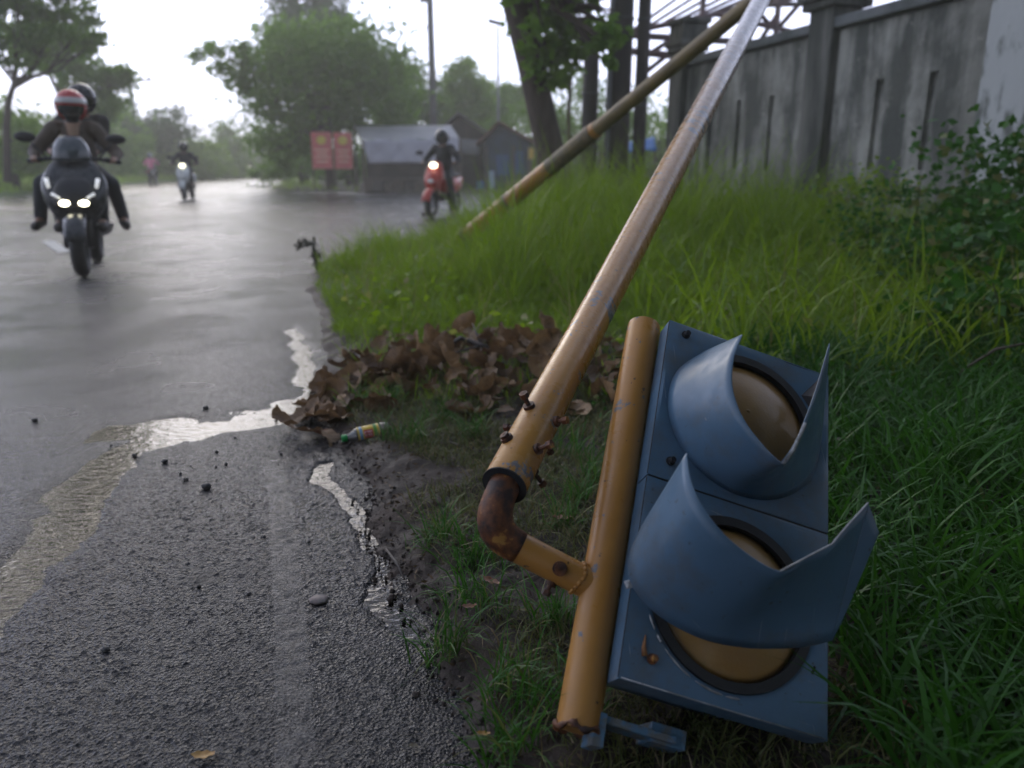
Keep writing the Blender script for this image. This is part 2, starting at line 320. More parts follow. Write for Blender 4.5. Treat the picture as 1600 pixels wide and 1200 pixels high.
class MB:
    def __init__(s): s.v = []; s.f = []
    def add(s, vs, fs): n = len(s.v); s.v += [tuple(p) for p in vs]; s.f += [tuple(i+n for i in f) for f in fs]; return s
    def box(s, c, d, rot=None):
        M = rot.to_matrix() if rot is not None else Matrix.Identity(3); c = Vector(c)
        P = [c+M @ Vector((sx*d[0]/2, sy*d[1]/2, sz*d[2]/2)) for sz in (-1, 1) for sy in (-1, 1) for sx in (-1, 1)]
        return s.add(P, [(0, 2, 3, 1), (4, 5, 7, 6), (0, 1, 5, 4), (2, 6, 7, 3), (0, 4, 6, 2), (1, 3, 7, 5)])
    def tube(s, pts, r, n=10, cap=True):
        pts = [Vector(p) for p in pts]; rs = r if isinstance(r, (list, tuple)) else [r]*len(pts)
        rings = []; prev = None
        for i, p in enumerate(pts):
            d = (pts[min(i+1, len(pts)-1)]-pts[max(i-1, 0)]).normalized()
            if prev is None: a = d.orthogonal().normalized()
            else: a = (prev-d*prev.dot(d)); a = a.normalized() if a.length > 1e-6 else d.orthogonal().normalized()
            prev = a; b = d.cross(a)
            rings.append([p+(a*math.cos(2*math.pi*k/n)+b*math.sin(2*math.pi*k/n))*rs[i] for k in range(n)])
        V = [q for rg in rings for q in rg]; F = []
        for i in range(len(rings)-1):
            for k in range(n): F.append((i*n+k, i*n+(k+1) % n, (i+1)*n+(k+1) % n, (i+1)*n+k))
        if cap: F.append(tuple(range(n-1, -1, -1))); F.append(tuple((len(rings)-1)*n+k for k in range(n)))
        return s.add(V, F)
    def loft(s, rings, cap=True, closed=True):
        n = len(rings[0]); V = [q for rg in rings for q in rg]; F = []
        for i in range(len(rings)-1):
            for k in range(n if closed else n-1): F.append((i*n+k, i*n+(k+1) % n, (i+1)*n+(k+1) % n, (i+1)*n+k))
        if cap and closed: F.append(tuple(range(n-1, -1, -1))); F.append(tuple((len(rings)-1)*n+k for k in range(n)))
        return s.add(V, F)
    def ball(s, c, r, n=10, m=7, rot=None):
        r = (r, r, r) if isinstance(r, (int, float)) else r; c = Vector(c); M = rot.to_matrix() if rot is not None else Matrix.Identity(3)
        V = [c+M @ Vector((0, 0, -r[2]))]; F = []
        for i in range(1, m):
            t = -math.pi/2+math.pi*i/m
            for k in range(n):
                a = 2*math.pi*k/n; V.append(c+M @ Vector((r[0]*math.cos(t)*math.cos(a), r[1]*math.cos(t)*math.sin(a), r[2]*math.sin(t))))
        V.append(c+M @ Vector((0, 0, r[2]))); L = len(V)-1
        for k in range(n): F.append((0, 1+(k+1) % n, 1+k)); F.append((L, 1+(m-2)*n+k, 1+(m-2)*n+(k+1) % n))
        for i in range(m-2):
            for k in range(n): F.append((1+i*n+k, 1+i*n+(k+1) % n, 1+(i+1)*n+(k+1) % n, 1+(i+1)*n+k))
        return s.add(V, F)
    def prism(s, outline, axis_vec, base=(0, 0, 0)):
        b = Vector(base); a = Vector(axis_vec); n = len(outline)
        V = [b+Vector(p) for p in outline]+[b+Vector(p)+a for p in outline]
        F = [tuple(range(n-1, -1, -1)), tuple(range(n, 2*n))]+[(k, (k+1) % n, n+(k+1) % n, n+k) for k in range(n)]
        return s.add(V, F)
    def ring(s, c, axis, ro, ri, th, n=40):
        """flat washer extruded by th along axis"""
        c = Vector(c); ax = Vector(axis).normalized(); a = ax.orthogonal().normalized(); b = ax.cross(a); R_ = []
        for rr, zz in ((ro, 0), (ro, th), (ri, th), (ri, 0)):
            R_.append([c+ax*zz+(a*math.cos(2*math.pi*k/n)+b*math.sin(2*math.pi*k/n))*rr for k in range(n)])
        V = [q for g in R_ for q in g]; F = []
        for i in range(4):
            j = (i+1) % 4
            for k in range(n): F.append((i*n+k, i*n+(k+1) % n, j*n+(k+1) % n, j*n+k))
        return s.add(V, F)
    def build(s, name, mat, parent=None, smooth=False, bevel=0., sub=0, M=None, auto=None, solid=0.):
        me = bpy.data.meshes.new(name); V = s.v if M is None else [tuple(M @ Vector(p)) for p in s.v]
        me.from_pydata(V, [], s.f); me.validate(); me.materials.append(mat)
        bm = bmesh.new(); bm.from_mesh(me); bmesh.ops.recalc_face_normals(bm, faces=bm.faces); bm.to_mesh(me); bm.free()
        o = bpy.data.objects.new(name, me); COL.objects.link(o)
        if smooth or auto: me.polygons.foreach_set('use_smooth', np.ones(len(me.polygons), bool))
        if auto:
            me.set_sharp_from_angle(angle=R(auto))
        if solid: md = o.modifiers.new('thick', 'SOLIDIFY'); md.thickness = solid; md.offset = 0
        if bevel: md = o.modifiers.new('bevel', 'BEVEL'); md.width = bevel; md.segments = 2; md.limit_method = 'ANGLE'
        if sub: md = o.modifiers.new('sub', 'SUBSURF'); md.levels = sub; md.render_levels = sub
        if parent: o.parent = parent
        return o

# ================================================================== ground
def spacing(vals):   # list of (start, stop, step0, step1)
    out = []
    for a, b, s0, s1 in vals:
        p = a
        while p < b-1e-9:
            out.append(p); p += s0+(s1-s0)*(p-a)/(b-a)
    out.append(vals[-1][1]); return np.array(out)
ys = spacing([(-10, .6, 1.2, .3), (.6, .95, .03, .006), (.95, 2.0, .0048, .007), (2.0, 3.4, .007, .02), (3.4, 9, .02, .12), (9, 40, .15, 1.2), (40, 140, 1.5, 8)])
xs = spacing([(-40, -8, 4, .5), (-8, -2.2, .4, .03), (-2.2, -1.3, .03, .010), (-1.3, .02, .0055, .0055), (.02, .6, .02, .2), (.6, 46, .3, 4)])
def road_keep(X, Y): return verge_s(X, Y) < .5
road = link('road', gridmesh('road', xs, ys, road_z, road_keep), ASPH); tag(road, kind='structure')
wy = spacing([(.9, 7, .05, .2)]); wx = spacing([(-2.6, .1, .08, .08)])
water = link('puddle_water', gridmesh('puddle_water', wx, wy, lambda X, Y: np.full(X.shape, WATER_Z), lambda X, Y: pool_depth(X, Y) > .0), WATER)
tag(water, kind='structure')
vy = spacing([(-9, .7, .8, .1), (.7, 2.2, .012, .016), (2.2, 5, .018, .07), (5, 16.2, .08, .4)]); vx = spacing([(-2.2, -.9, .03, .02), (-.9, .9, .013, .015), (.9, 5, .02, .12), (5, 46, .3, 3)])
verge = link('verge', gridmesh('verge', vx, vy, lambda X, Y: verge_z(X, Y), lambda X, Y: verge_s(X, Y) > -.14), MUD); tag(verge, kind='structure')
terr = link('terrain', gridmesh('terrain', np.linspace(-300, 300, 30), np.linspace(-60, 420, 30), lambda X, Y: np.full(X.shape, -.25)), pm('far_ground', (.05, .08, .025), (.09, .09, .05), .05, .9)); tag(terr, kind='structure')
# the bank across the road and the yard where the stalls stand
BANK = [(-10.8, -10), (-16.3, 25.5), (-21.8, 48), (-26.5, 82), (-32, 140)]; BPOLY = BANK+[(-140, 140), (-140, -10)]
def bank_z(X, Y): s = sdist(X, Y, BANK, BPOLY); return -.08+.16*sstep(-.3, .4, s)+1.1*sstep(.5, 9, s)+(fbm(X, Y, .4, 3, 2)-.5)*.5*sstep(.5, 4, s)
bank = link('grass_bank', gridmesh('grass_bank', spacing([(-140, -40, 8, 2), (-40, -9, .6, .6)]), spacing([(-10, 140, 1, 2)]), bank_z, lambda X, Y: sdist(X, Y, BANK, BPOLY) > -1.5), pm('bank_soil', (.07, .12, .025), (.11, .15, .04), .6, .9, 0, .5, 5)); tag(bank, kind='structure')
YARD = [(46, 28.6), (3, 28.9), (-5, 29.8), (-8.6, 30.6), (-10.4, 34), (-13.2, 45), (-18.6, 70), (-27, 140)]; YPOLY = YARD+[(60, 140), (60, 28.6)]
def yard_z(X, Y): s = sdist(X, Y, YARD, YPOLY); return -.08+.14*sstep(-.3, .5, s)+(fbm(X, Y, .7, 3, 8)-.5)*.15*sstep(.2, 2, s)
yard = link('yard', gridmesh('yard', spacing([(-28, 10, .5, .6), (10, 60, 1, 4)]), spacing([(28, 45, .35, .6), (45, 140, 1, 5)]), yard_z, lambda X, Y: sdist(X, Y, YARD, YPOLY) > -1.2), pm('yard_soil', (.085, .07, .055), (.05, .055, .03), .7, .9, 0, .5, 6)); tag(yard, kind='structure')
hill = MB(); hp = [atY(x, y, 330) for x, y in ((340, 250), (366, 216), (384, 208), (398, 206), (416, 212), (450, 232), (520, 252))]
rows = [[Vector((p.x*(1+.1*k), p.y+25*k, (p.z if k == 1 else -1))) for p in hp] for k in (0, 1, 2)]
hill.loft(rows, cap=False, closed=False); tag(hill.build('far_hill', pm('hill_forest', (.05, .09, .06), (.08, .12, .08), .02, .9), smooth=True), kind='structure')
# worn edge line following the surface it was painted on
def strip(name, pts, width, mat, lift=.0025, step=.02):
    V = []; F = []
    P = [Vector((*p, 0)) for p in pts]; n = 0; ncol = 7
    acc = []
    for a, b in zip(P[:-1], P[1:]):
        L = (b-a).length; k = max(1, int(L/step))
        acc += [(a.lerp(b, i/k), (b-a).normalized()) for i in range(k)]
    for p, d in acc:
        q = Vector((d.y, -d.x, 0))
        for c in range(ncol): s = p+q*(c/(ncol-1)-.5)*width; V.append((s.x, s.y, 0))
    V = np.array(V); V[:, 2] = road_z(V[:, 0], V[:, 1])+lift
    for i in range(len(acc)-1):
        for c in range(ncol-1): F.append((i*ncol+c, i*ncol+c+1, (i+1)*ncol+c+1, (i+1)*ncol+c))
    tt = np.tile(np.clip(1-np.abs(np.linspace(-1, 1, ncol))**8, 0, 1), len(acc)); o = link(name, npmesh(name, V, np.array(F), tt), mat); return o
eline = strip('edge_line', G((465, 1230), (459, 1100), (455, 1000), (449, 900), (440, 800), (425, 720)), .088, mat_line(), .0022, .008); tag(eline, kind='structure')
WPAINT = pm('white_road_paint', (.5, .5, .48), (.3, .3, .29), 3, .45)
for a, b in (((-5.1, 8.9), (-6.3, 10.6)), ((-9.2, 22), (-9.9, 25)), ((-11.4, 32), (-12.1, 35)), ((-13.6, 42), (-14.3, 45)), ((-16, 53), (-16.6, 56))):
    tag(strip('lane_dash', [a, b], .14, WPAINT, .006, .25), kind='structure')

# ================================================================== vegetation helpers
def blades(name, x, y, z, length, width, mat, lean=.5, curl=1.0, seg=3, tint=None, parent=None, face_bias=None):
    n = len(x); az = rng.uniform(0, 2*np.pi, n); le = np.abs(rng.normal(0, lean, n))+.06; cu = curl*rng.uniform(.3, 1.5, n)
    hx, hy = np.cos(az), np.sin(az); rot = rng.normal(0, .9, n); px, py = -np.sin(az+rot), np.cos(az+rot)
    pos = np.stack([x, y, z], -1); ang = le.copy(); V = np.zeros((n, 2*seg+1, 3)); st = length/seg
    for k in range(seg+1):
        wk = width*(.55+.9*(k/seg)-1.45*(k/seg)**2.2)
        if k < seg:
            V[:, 2*k] = pos-np.stack([px, py, 0*px], -1)*(wk/2)[:, None]; V[:, 2*k+1] = pos+np.stack([px, py, 0*px], -1)*(wk/2)[:, None]
        else: V[:, 2*seg] = pos
        s, c = np.sin(ang), np.cos(ang); pos = pos+np.stack([hx*s, hy*s, c], -1)*st[:, None]; ang = np.minimum(ang+cu/seg, 2.4)
    base = np.arange(n)*(2*seg+1); F = []
    for k in range(seg-1):
        a = base+2*k; F.append(np.stack([a, a+1, a+3], -1)); F.append(np.stack([a, a+3, a+2], -1))
    a = base+2*(seg-1); F.append(np.stack([a, a+1, a+2], -1))
    t = rng.uniform(0, 1, n) if tint is None else tint
    me = npmesh(name, V.reshape(-1, 3), np.concatenate(F), np.repeat(t, 2*seg+1))
    return link(name, me, mat, parent)
def leafcloud(C, size, flat=.0, aspect=1.9):
    """rhombic folded leaves centred on C -> V, F, tint"""
    n = len(C); a = rng.normal(size=(n, 3)); a[:, 2] *= (1-flat); a[:, 2] -= .25; a /= np.linalg.norm(a, axis=1)[:, None]
    b = rng.normal(size=(n, 3)); b -= a*(a*b).sum(1)[:, None]; b /= np.linalg.norm(b, axis=1)[:, None]; c = np.cross(a, b)
    L = (size*rng.uniform(.6, 1.3, n))[:, None]; W = L/aspect
    V = np.stack([C-a*L*.5, C+b*W*.5-c*W*.12+a*L*.02, C+a*L*.5, C-b*W*.5-c*W*.12+a*L*.02], 1).reshape(-1, 3); i = np.arange(n)*4
    F = np.concatenate([np.stack([i, i+1, i+2], -1), np.stack([i, i+2, i+3], -1)])
    return V, F, np.repeat(rng.uniform(0, 1, n), 4)
def crown_pts(blobs, n, clump=.23):
    """blobs: (centre, radii); leaves gathered in clumps near the outside of each blob"""
    vol = np.array([r[0]*r[1]*r[2] for c, r in blobs])**.75; pts = []
    for (c, r), k in zip(blobs, (n*vol/vol.sum()).astype(int)):
        nc = max(5, k//70); d = rng.normal(size=(nc, 3)); d /= np.linalg.norm(d, axis=1)[:, None]
        cc = np.array(c)+d*np.array(r)*(rng.uniform(.25, 1.0, nc)**.5)[:, None]
        w_ = rng.integers(0, nc, k); sz = rng.uniform(.5, 1.3, nc)
        pts.append(cc[w_]+rng.normal(size=(k, 3))*(clump*np.mean(r)*sz[w_])[:, None]*np.array([1, 1, .7]))
    return np.concatenate(pts)
def tree(name, base, trunk_pts, trunk_r, blobs, n, size, mat, label, group=None, cat='tree', limbs=True, bark=BARK):
    root = empty(name, base); b = Vector(base)
    mb = MB(); mb.tube([Vector(p)-b for p in trunk_pts], trunk_r, 9)
    top = Vector(trunk_pts[-1])-b; fork = Vector(trunk_pts[-2])-b
    if limbs:
        for c, r in blobs:
            q = Vector(c)-b; m = fork.lerp(top, random.random()); k = m.lerp(q, .5)+Vector((0, 0, -.12*(q-m).length)); rr = trunk_r[-1]*.9
            mb.tube([m, k, q], [rr, rr*.6, rr*.2], 6)
            for _ in range(4):
                e = q+Vector((random.uniform(-.8, .8)*r[0], random.uniform(-.8, .8)*r[1], random.uniform(-.5, .8)*r[2])); mb.tube([k.lerp(q, .4), k.lerp(e, .6), e], [rr*.4, rr*.25, rr*.08], 5)
    mb.build('trunk', bark, root, smooth=True)
    V, F, t = leafcloud(crown_pts(blobs, n), size); link('crown', npmesh('crown', V-np.array(base), F, t), mat, root)
    return tag(root, label, cat, group)

# ================================================================== the fallen traffic light
BX = Matrix(((.9427, .2198, -.2511), (.0096, .7343, .6788), (-.3336, .6423, -.6901))); BO = Vector((.1607, 1.0048, .2059))   # head: x right, y up, z into the box
BM = Matrix.Translation(BO) @ BX.to_4x4()
def on_plane(px, py, L):
    """point of the plane L in front of the head's face that the photo shows at px, py -> head coordinates"""
    k = Vector(ray(px, py)); n = -Vector(BX.col[2]); o = BO+n*L; t = (o-Vector(_C)).dot(n)/k.dot(n)
    return BX.transposed() @ (Vector(_C)+k*t-BO)
tl = empty('traffic_light', (0.4, 1.3, 0)); TLI = Matrix.Translation((-.4, -1.3, 0))
tag(tl, 'toppled yellow traffic light with blue two-lamp head and torn visors lying on the verge', 'traffic light')
HM = TLI @ BM
# mounting pole alongside the head
PX, PZ = -.028, .072
pole = MB(); ra = .034
pole.tube([(PX, -.075, PZ), (PX, -.07, PZ), (PX, .712, PZ), (PX, .722, PZ)], [ra*.92, ra, ra, ra*.97], 28)
mp_ = pole.build('mounting_pole', YEL, tl, M=HM, auto=40)
cap = MB(); cap.ball((PX, .722, PZ), (ra*.93, .008, ra*.93), 20, 8); cap.build('end_cap', YEL, mp_, smooth=True, M=HM)
rb = MB(); rp = [Vector((PX+ra*1.0*math.cos(a_), -.074+.004*math.sin(a_*5), PZ+ra*1.0*math.sin(a_))) for a_ in np.linspace(0, 2*math.pi, 41)]
rb.tube(rp, [.0045+.002*math.sin(i*1.7)+random.uniform(-.0012, .0012) for i in range(41)], 7); rb.build('rusty_rim', RUST, mp_, smooth=True, M=HM)
def bolt(parent, p, axis, r=.008, L=.03, mat=RUST, nut=True, name='bolt'):
    m = MB(); p = Vector(p); ax = Vector(axis).normalized()
    r *= .78; m.tube([p-ax*.012, p+ax*L], r*.6, 8)
    if nut: m.tube([p-ax*.002, p+ax*.006], r*1.45, 14); 
    m.tube([p+ax*(L-.010), p+ax*L], r*1.15, 6)
    return m.build(name, mat, parent, auto=40)
def section(y0, name, ring_out=.147, lens_r=.134, label=None):
    W, H, g = .35, .348, .001
    s = MB(); cx, cy_ = W/2, y0+H/2
    # lid: face sheet with a round opening, folded rim 45 mm deep
    n = 56; hole = [(cx+ring_out*math.cos(2*math.pi*k/n), cy_+ring_out*math.sin(2*math.pi*k/n)) for k in range(n)]
    out = []
    for k in range(n):
        a = 2*math.pi*k/n; c, q = math.cos(a), math.sin(a); m_ = min((W/2)/max(abs(c), 1e-6), (H/2)/max(abs(q), 1e-6)); out.append((cx+c*m_, cy_+q*m_))
    for (sx, sy) in ((1, 1), (-1, 1), (-1, -1), (1, -1)):   # exact corners
        k = min(range(n), key=lambda i: (out[i][0]-cx-sx*W/2)**2+(out[i][1]-cy_-sy*H/2)**2); out[k] = (cx+sx*W/2, cy_+sy*H/2)
    dent = lambda x, y: .0025*math.sin(x*17+y*9)*math.sin(y*13+1)
    s.loft([[Vector((x, y, .048)) for x, y in out], [Vector((x, y, 0)) for x, y in out], [Vector((cx+(x-cx)*.97, cy_+(y-cy_)*.97, -.0006+dent(x, y))) for x, y in out],
            [Vector((cx+(x-cx)*1.06, cy_+(y-cy_)*1.06, -.001)) for x, y in hole], [Vector((x, y, .001)) for x, y in hole], [Vector((x, y, .03)) for x, y in hole]], cap=False)
    lid = s.build(name, BLUE, tl, M=HM, auto=28)
    if label: lid['label'] = label
    bk = MB(); bk.loft([[Vector((cx+sx*(W/2-i), cy_+sy*(H/2-i), z)) for sx, sy in ((-1, -1), (1, -1), (1, 1), (-1, 1))] for i, z in ((.004, .046), (.014, .05), (.022, .16), (.035, .175))])
    bk.build('housing', BLUE, lid, M=HM, bevel=.004)
    gk = MB(); gk.ring((cx, cy_, -.0035), (0, 0, 1), ring_out-.001, lens_r-.004, .024, 56); gk.build('gasket', RUBBER, lid, M=HM, auto=30)
    le = MB(); rings = []
    for i in range(9):
        rr = lens_r*(1-i/8.6); z = .012-.030*(1-(rr/lens_r)**2); rings.append([Vector((cx+rr*math.cos(2*math.pi*k/48), cy_+rr*math.sin(2*math.pi*k/48), z)) for k in range(48)])
    le.loft(rings); le.build('lens', LENS, lid, M=HM, smooth=True)
    nb = MB(); nb.ball((cx-.003, cy_+.012, -.017), (.0045, .0035, .003), 8, 6); nb.build('lens_nub', LENS, lid, M=HM, smooth=True)
    return lid, cx, cy_
low, lcx, lcy = section(0.0, 'lamp_box', label='lamp box with its visor torn loose and bent outward')
upp, ucx, ucy = section(0.352, 'lamp_box', label='lamp box with a crumpled notch in its visor')
for par, pts in ((upp, ((1071, 524), (1047, 721))), (low, ((1018, 1030),))):
    for px, py in pts:
        p = on_plane(px, py, 0.0); m = MB(); m.tube([p+Vector((0, 0, .004)), p+Vector((0, 0, -.003))], .0085, 14); m.tube([p, p+Vector((.002, 0, -.012))], .0055, 10); m.build('face_screw', RUST if par is low else INNER, par, M=HM, auto=40)
st = MB(); p = on_plane(1006, 1012, 0.002); st.tube([p+Vector((0, .02, 0)), p, p+Vector((.003, -.012, 0))], [.001, .0038, .005], 8); st.build('rust_run', pm('rust_stain', (.16, .06, .015), (.30, .15, .05), 60, .7), low, M=HM, smooth=True)
slot = MB(); p = on_plane(1271, 1047, .0012); slot.box(p, (.004, .014, .0015), Euler((0, 0, -.35))); slot.build('slot', INNER, low, M=HM)
# seam between the boxes and along the right edge
sm = MB(); sm.box((.175, .350, .024), (.346, .005, .046)); sm.build('seam_gasket', RUBBER, upp, M=HM)
for xx in (.0, .35):
    for par, y0 in ((low, .002), (upp, .354)): m = MB(); m.tube([(xx, y0, .0015), (xx, y0+.344, .0015)], .0014, 6); m.build('edge_seam', INNER, par, M=HM)
m = MB(); m.tube([(.002, .698, .0015), (.348, .698, .0015)], .0014, 6); m.build('edge_seam', INNER, upp, M=HM)
for a0, a1 in ((205, 214), (217, 222), (226, 247), (250, 268), (270, 279)):
    m = MB(); m.tube([Vector((lcx+.1535*math.cos(R(a_)), lcy+.1535*math.sin(R(a_)), -.0008)) for a_ in np.linspace(a0, a1, 7)], [.0006]+[.0016+random.uniform(-.0006, .0012) for _ in range(5)]+[.0006], 6); m.build('scuff', BARE, low, M=HM, smooth=True)
# visors: sheets from a base edge to a torn front edge, both measured on planes in front of the face
def sheet(base, front, sub=6, rows=9, bulge=.0):
    nb = len(base)-1
    def cat(P, t):
        i = min(int(t*nb), nb-1); u = t*nb-i; p0, p1, p2, p3 = P[max(i-1, 0)], P[i], P[i+1], P[min(i+2, nb)]
        return .5*((2*p1)+(p2-p0)*u+(2*p0-5*p1+4*p2-p3)*u*u+(3*p1-p0-3*p2+p3)*u**3)
    nc = nb*sub; rings = []
    for r_ in range(rows+1):
        v = r_/rows; row = []
        for c in range(nc+1):
            t = c/nc; q = cat(base, t).lerp(cat(front, t), v); row.append(q)
        rings.append(row)
    return rings
def visor(parent, base, front, name='visor', crease=None):
    g = sheet(base, front); m = MB(); m.loft(g, cap=False, closed=False)
    return m.build(name, BLUE, parent, M=HM, smooth=True, solid=.0022)
def ringp(cx, cy_, deg, rr=.158, z=-.002): return Vector((cx+rr*math.cos(R(deg)), cy_+rr*math.sin(R(deg)), z))
ub = [ringp(ucx, ucy, a) for a in (128, 160, 192, 225, 255, 280, 305, 332, 362)]
uf = [on_plane(1160, 523, .15), on_plane(1146, 562, .155), on_plane(1145, 610, .16), on_plane(1168, 665, .165), on_plane(1221, 723, .165), on_plane(1238, 700, .15), on_plane(1256, 660, .13), on_plane(1276, 605, .115), on_plane(1296, 537, .12)]
visor(upp, ub, uf)
lb = [on_plane(1003, 822, .035), on_plane(984, 868, .03), on_plane(988, 915, .03), on_plane(1030, 962, .035), on_plane(1095, 997, .04), on_plane(1160, 1011, .05), on_plane(1215, 1013, .06), on_plane(1260, 1010, .075), on_plane(1300, 1001, .09)]
lf = [on_plane(1073, 708, .19), on_plane(1080, 752, .20), on_plane(1103, 800, .21), on_plane(1150, 852, .21), on_plane(1219, 893, .205), on_plane(1262, 870, .20), on_plane(1300, 850, .20), on_plane(1325, 820, .20), on_plane(1356, 786, .20)]
lv = visor(low, lb, lf)
# the torn right wing of the lower visor
wg = sheet([on_plane(1300, 1001, .09), on_plane(1318, 965, .11)], [on_plane(1356, 786, .20), on_plane(1373, 832, .18)], 8, 9); m = MB(); m.loft(wg, cap=False, closed=False); m.build('visor_wing', BLUE, low, M=HM, smooth=True, solid=.0022)
m = MB(); m.prism([on_plane(975, 908, .012), on_plane(985, 905, .012), on_plane(992, 917, .018), on_plane(980, 920, .02)], (0, 0, .002)); m.build('bent_tab', BARE, low, M=HM)
m = MB(); m.prism([on_plane(1253, 617, .015), on_plane(1290, 582, .03), on_plane(1284, 620, .06), on_plane(1268, 640, .03)], (0, 0, .002)); m.build('inner_flap', INNER, upp, M=HM)
# scraped bright edges: folded lip of the upper visor, hem of the lower
def strip_edge(parent, pts, wd, mat, name):
    m = MB(); m.tube(pts, wd, 6); m.build(name, mat, parent, M=HM, smooth=True)
lip = [on_plane(1221, 724, .166), on_plane(1237, 702, .151), on_plane(1247, 680, .14), on_plane(1256, 660, .131)]
lin = [p+Vector((.012, .004, .012)) for p in lip]
m = MB(); m.loft([lip, [a.lerp(b, .5)+Vector((0, 0, -.004)) for a, b in zip(lip, lin)], lin], cap=False, closed=False); m.build('scraped_lip', BARE, upp, M=HM, smooth=True, solid=.0015)
strip_edge(low, lf[4:9], .0016, BARE, 'scraped_edge')
strip_edge(low, [Vector((0.004, .002, -.001)), Vector((.175, .001, -.0015)), Vector((.346, .002, -.001))], .0011, BARE, 'bare_edge')
# hanging bracket under the head
br = MB(); br.box((.055, -.05, .085), (.15, .012, .05)); br.box((-.0, -.068, .075), (.02, .05, .05)); br.box((.12, -.045, .10), (.06, .03, .06)); br.build('bracket', pm('scraped_blue', (.09, .19, .30), (.14, .15, .15), 45, .5, 0, .4, 80, lo=.42, hi=.56), tl, M=HM, bevel=.002)
# arm stub, rusty elbow, arm
wl = BM @ Vector((PX, .185, PZ))                       # weld point on the mounting pole
J = at(1198, -16, 4.85)                                # where arm and mast join, just above the picture
c0 = at(789, 757, 1.33); adir = (J-c0).normalized()
e1 = at(812, 856, 1.315)                               # end of the stub / start of elbow
w0 = BM @ Vector((PX, .150, PZ))
sdirv = (e1-w0).normalized()
def P_(v): return v-Vector((.4, 1.3, 0))
stub = MB(); stub.tube([P_(w0), P_(w0+sdirv*.03), P_(e1)], .0265, 24); so = stub.build('arm_stub', YEL, tl, auto=40)
wb = MB(); 
for k in range(18):
    a = 2*math.pi*k/18; o1 = sdirv.orthogonal().normalized(); o2 = sdirv.cross(o1); q = w0+sdirv*(.036+.008*abs(math.cos(a)))+(o1*math.cos(a)+o2*math.sin(a))*.027; wb.ball(P_(q), (.004, .004, .004), 6, 5)
wb.build('weld_bead', YEL, so, smooth=True)
elb = MB(); ctrl = [e1, e1+sdirv*.062, c0-adir*.075, c0+adir*.03]; pts = []
for i in range(15):
    t = i/14; pts.append((1-t)**3*ctrl[0]+3*(1-t)**2*t*ctrl[1]+3*(1-t)*t*t*ctrl[2]+t**3*ctrl[3])
elb.tube([P_(p) for p in pts], [.0275+.0035*math.sin(math.pi*min(1, i/11)) for i in range(15)], 24); elb.build('elbow', RUST, tl, smooth=True)
AR0, AR1 = .0395, .052
arm = MB(); arm.tube([P_(c0+adir*x) for x in (0, .004, .4)]+[P_(c0.lerp(J, t)) for t in (.2, .4, .6, .8, 1)], [AR0*.97, AR0, AR0*1.0]+[AR0+(AR1-AR0)*t for t in (.2, .4, .6, .8, 1)], 32)
t = YELM.node_tree; b_ = [n for n in t.nodes if n.type == 'BSDF_PRINCIPLED'][0]; old = b_.inputs['Base Color'].links[0].from_socket   # paint worn off towards the far end
vv = coords(t); d_ = N(t, 'ShaderNodeVectorMath', operation='DOT_PRODUCT'); t.links.new(vv, d_.inputs[0]); d_.inputs[1].default_value = tuple(adir); o_ = P_(c0).dot(adir); L_ = (J-c0).length
ad = N(t, 'ShaderNodeMath', operation='MULTIPLY_ADD'); t.links.new(noise(t, coords(t, (1, .35, .35)), 7, 7, .65), ad.inputs[0]); ad.inputs[1].default_value = 2.2; t.links.new(d_.outputs['Value'], ad.inputs[2])
t.links.new(mixc_(t, ramp(t, ad.outputs[0], o_+L_*.30+1.1, o_+L_*.75+1.1, 0, .9), old, (.33, .31, .33)), b_.inputs['Base Color'])
ao = arm.build('arm', YELM, tl, auto=40)
lipm = MB(); lipm.ring(P_(c0-adir*.001), -adir, AR0*1.02, .028, .003, 32); lipm.build('arm_mouth', INNER, ao, auto=30)
o1 = Vector((1, 0, 0))-adir*adir.x; o1.normalize(); o2 = adir.cross(o1)
for d_, px, py in ((.075, 798, 742), (.165, 823, 692)):
    for k in range(4):
        a = R(-128)+k*math.pi/2+(.25 if d_ > .1 else 0); ax = o1*math.cos(a)+o2*math.sin(a); p = c0+adir*d_*1.05+ax*AR0
        bolt(ao, P_(p), ax, .009 if k else .010, .012 if (d_ < .1 and k == 0) else random.uniform(.024, .036))
sp = w0.lerp(e1, .52); tocam = (Vector(_C)-sp).normalized(); ax = (tocam-sdirv*tocam.dot(sdirv)).normalized()
bolt(so, P_(sp+ax*.0265), ax, .011, .011); dn = sdirv.cross(ax)*(1 if sdirv.cross(ax).z < 0 else -1); bolt(so, P_(sp+dn*.0265), dn, .009, .024)
# the mast it hung from: foot in the tall grass, upper end meeting the arm
mb_ = gnd(688, 402, .06); mdir = (J-mb_).normalized(); ml = (J-mb_).length
def mpt(t): return P_(mb_+mdir*ml*t)
mr = lambda t: .082*(1-t)+.050*t
mast = MB(); mast.tube([mpt(0), mpt(.3), mpt(.60), mpt(.601)], [mr(0), mr(.3), mr(.6), .05], 24); mo = mast.build('mast', YEL, tl, auto=40)
m2 = MB(); m2.tube([mpt(.595), mpt(.8), mpt(1.03)], [mr(.6)*.88, mr(.8)*.9, mr(1)*.95], 24); m2.build('mast_tip', pm('dull_mast_paint', (.16, .12, .06), (.24, .17, .07), 7, .5), tl, auto=40)
for t, s_ in ((.13, 1.12), (.30, 1.05), (.58, 1.12)):
    m = MB(); m.tube([mpt(t-.008), mpt(t+.008)], mr(t)*s_, 24); m.build('collar', pm('grimy_collar', (.10, .085, .06), (.2, .15, .08), 20, .6), mo, auto=40)
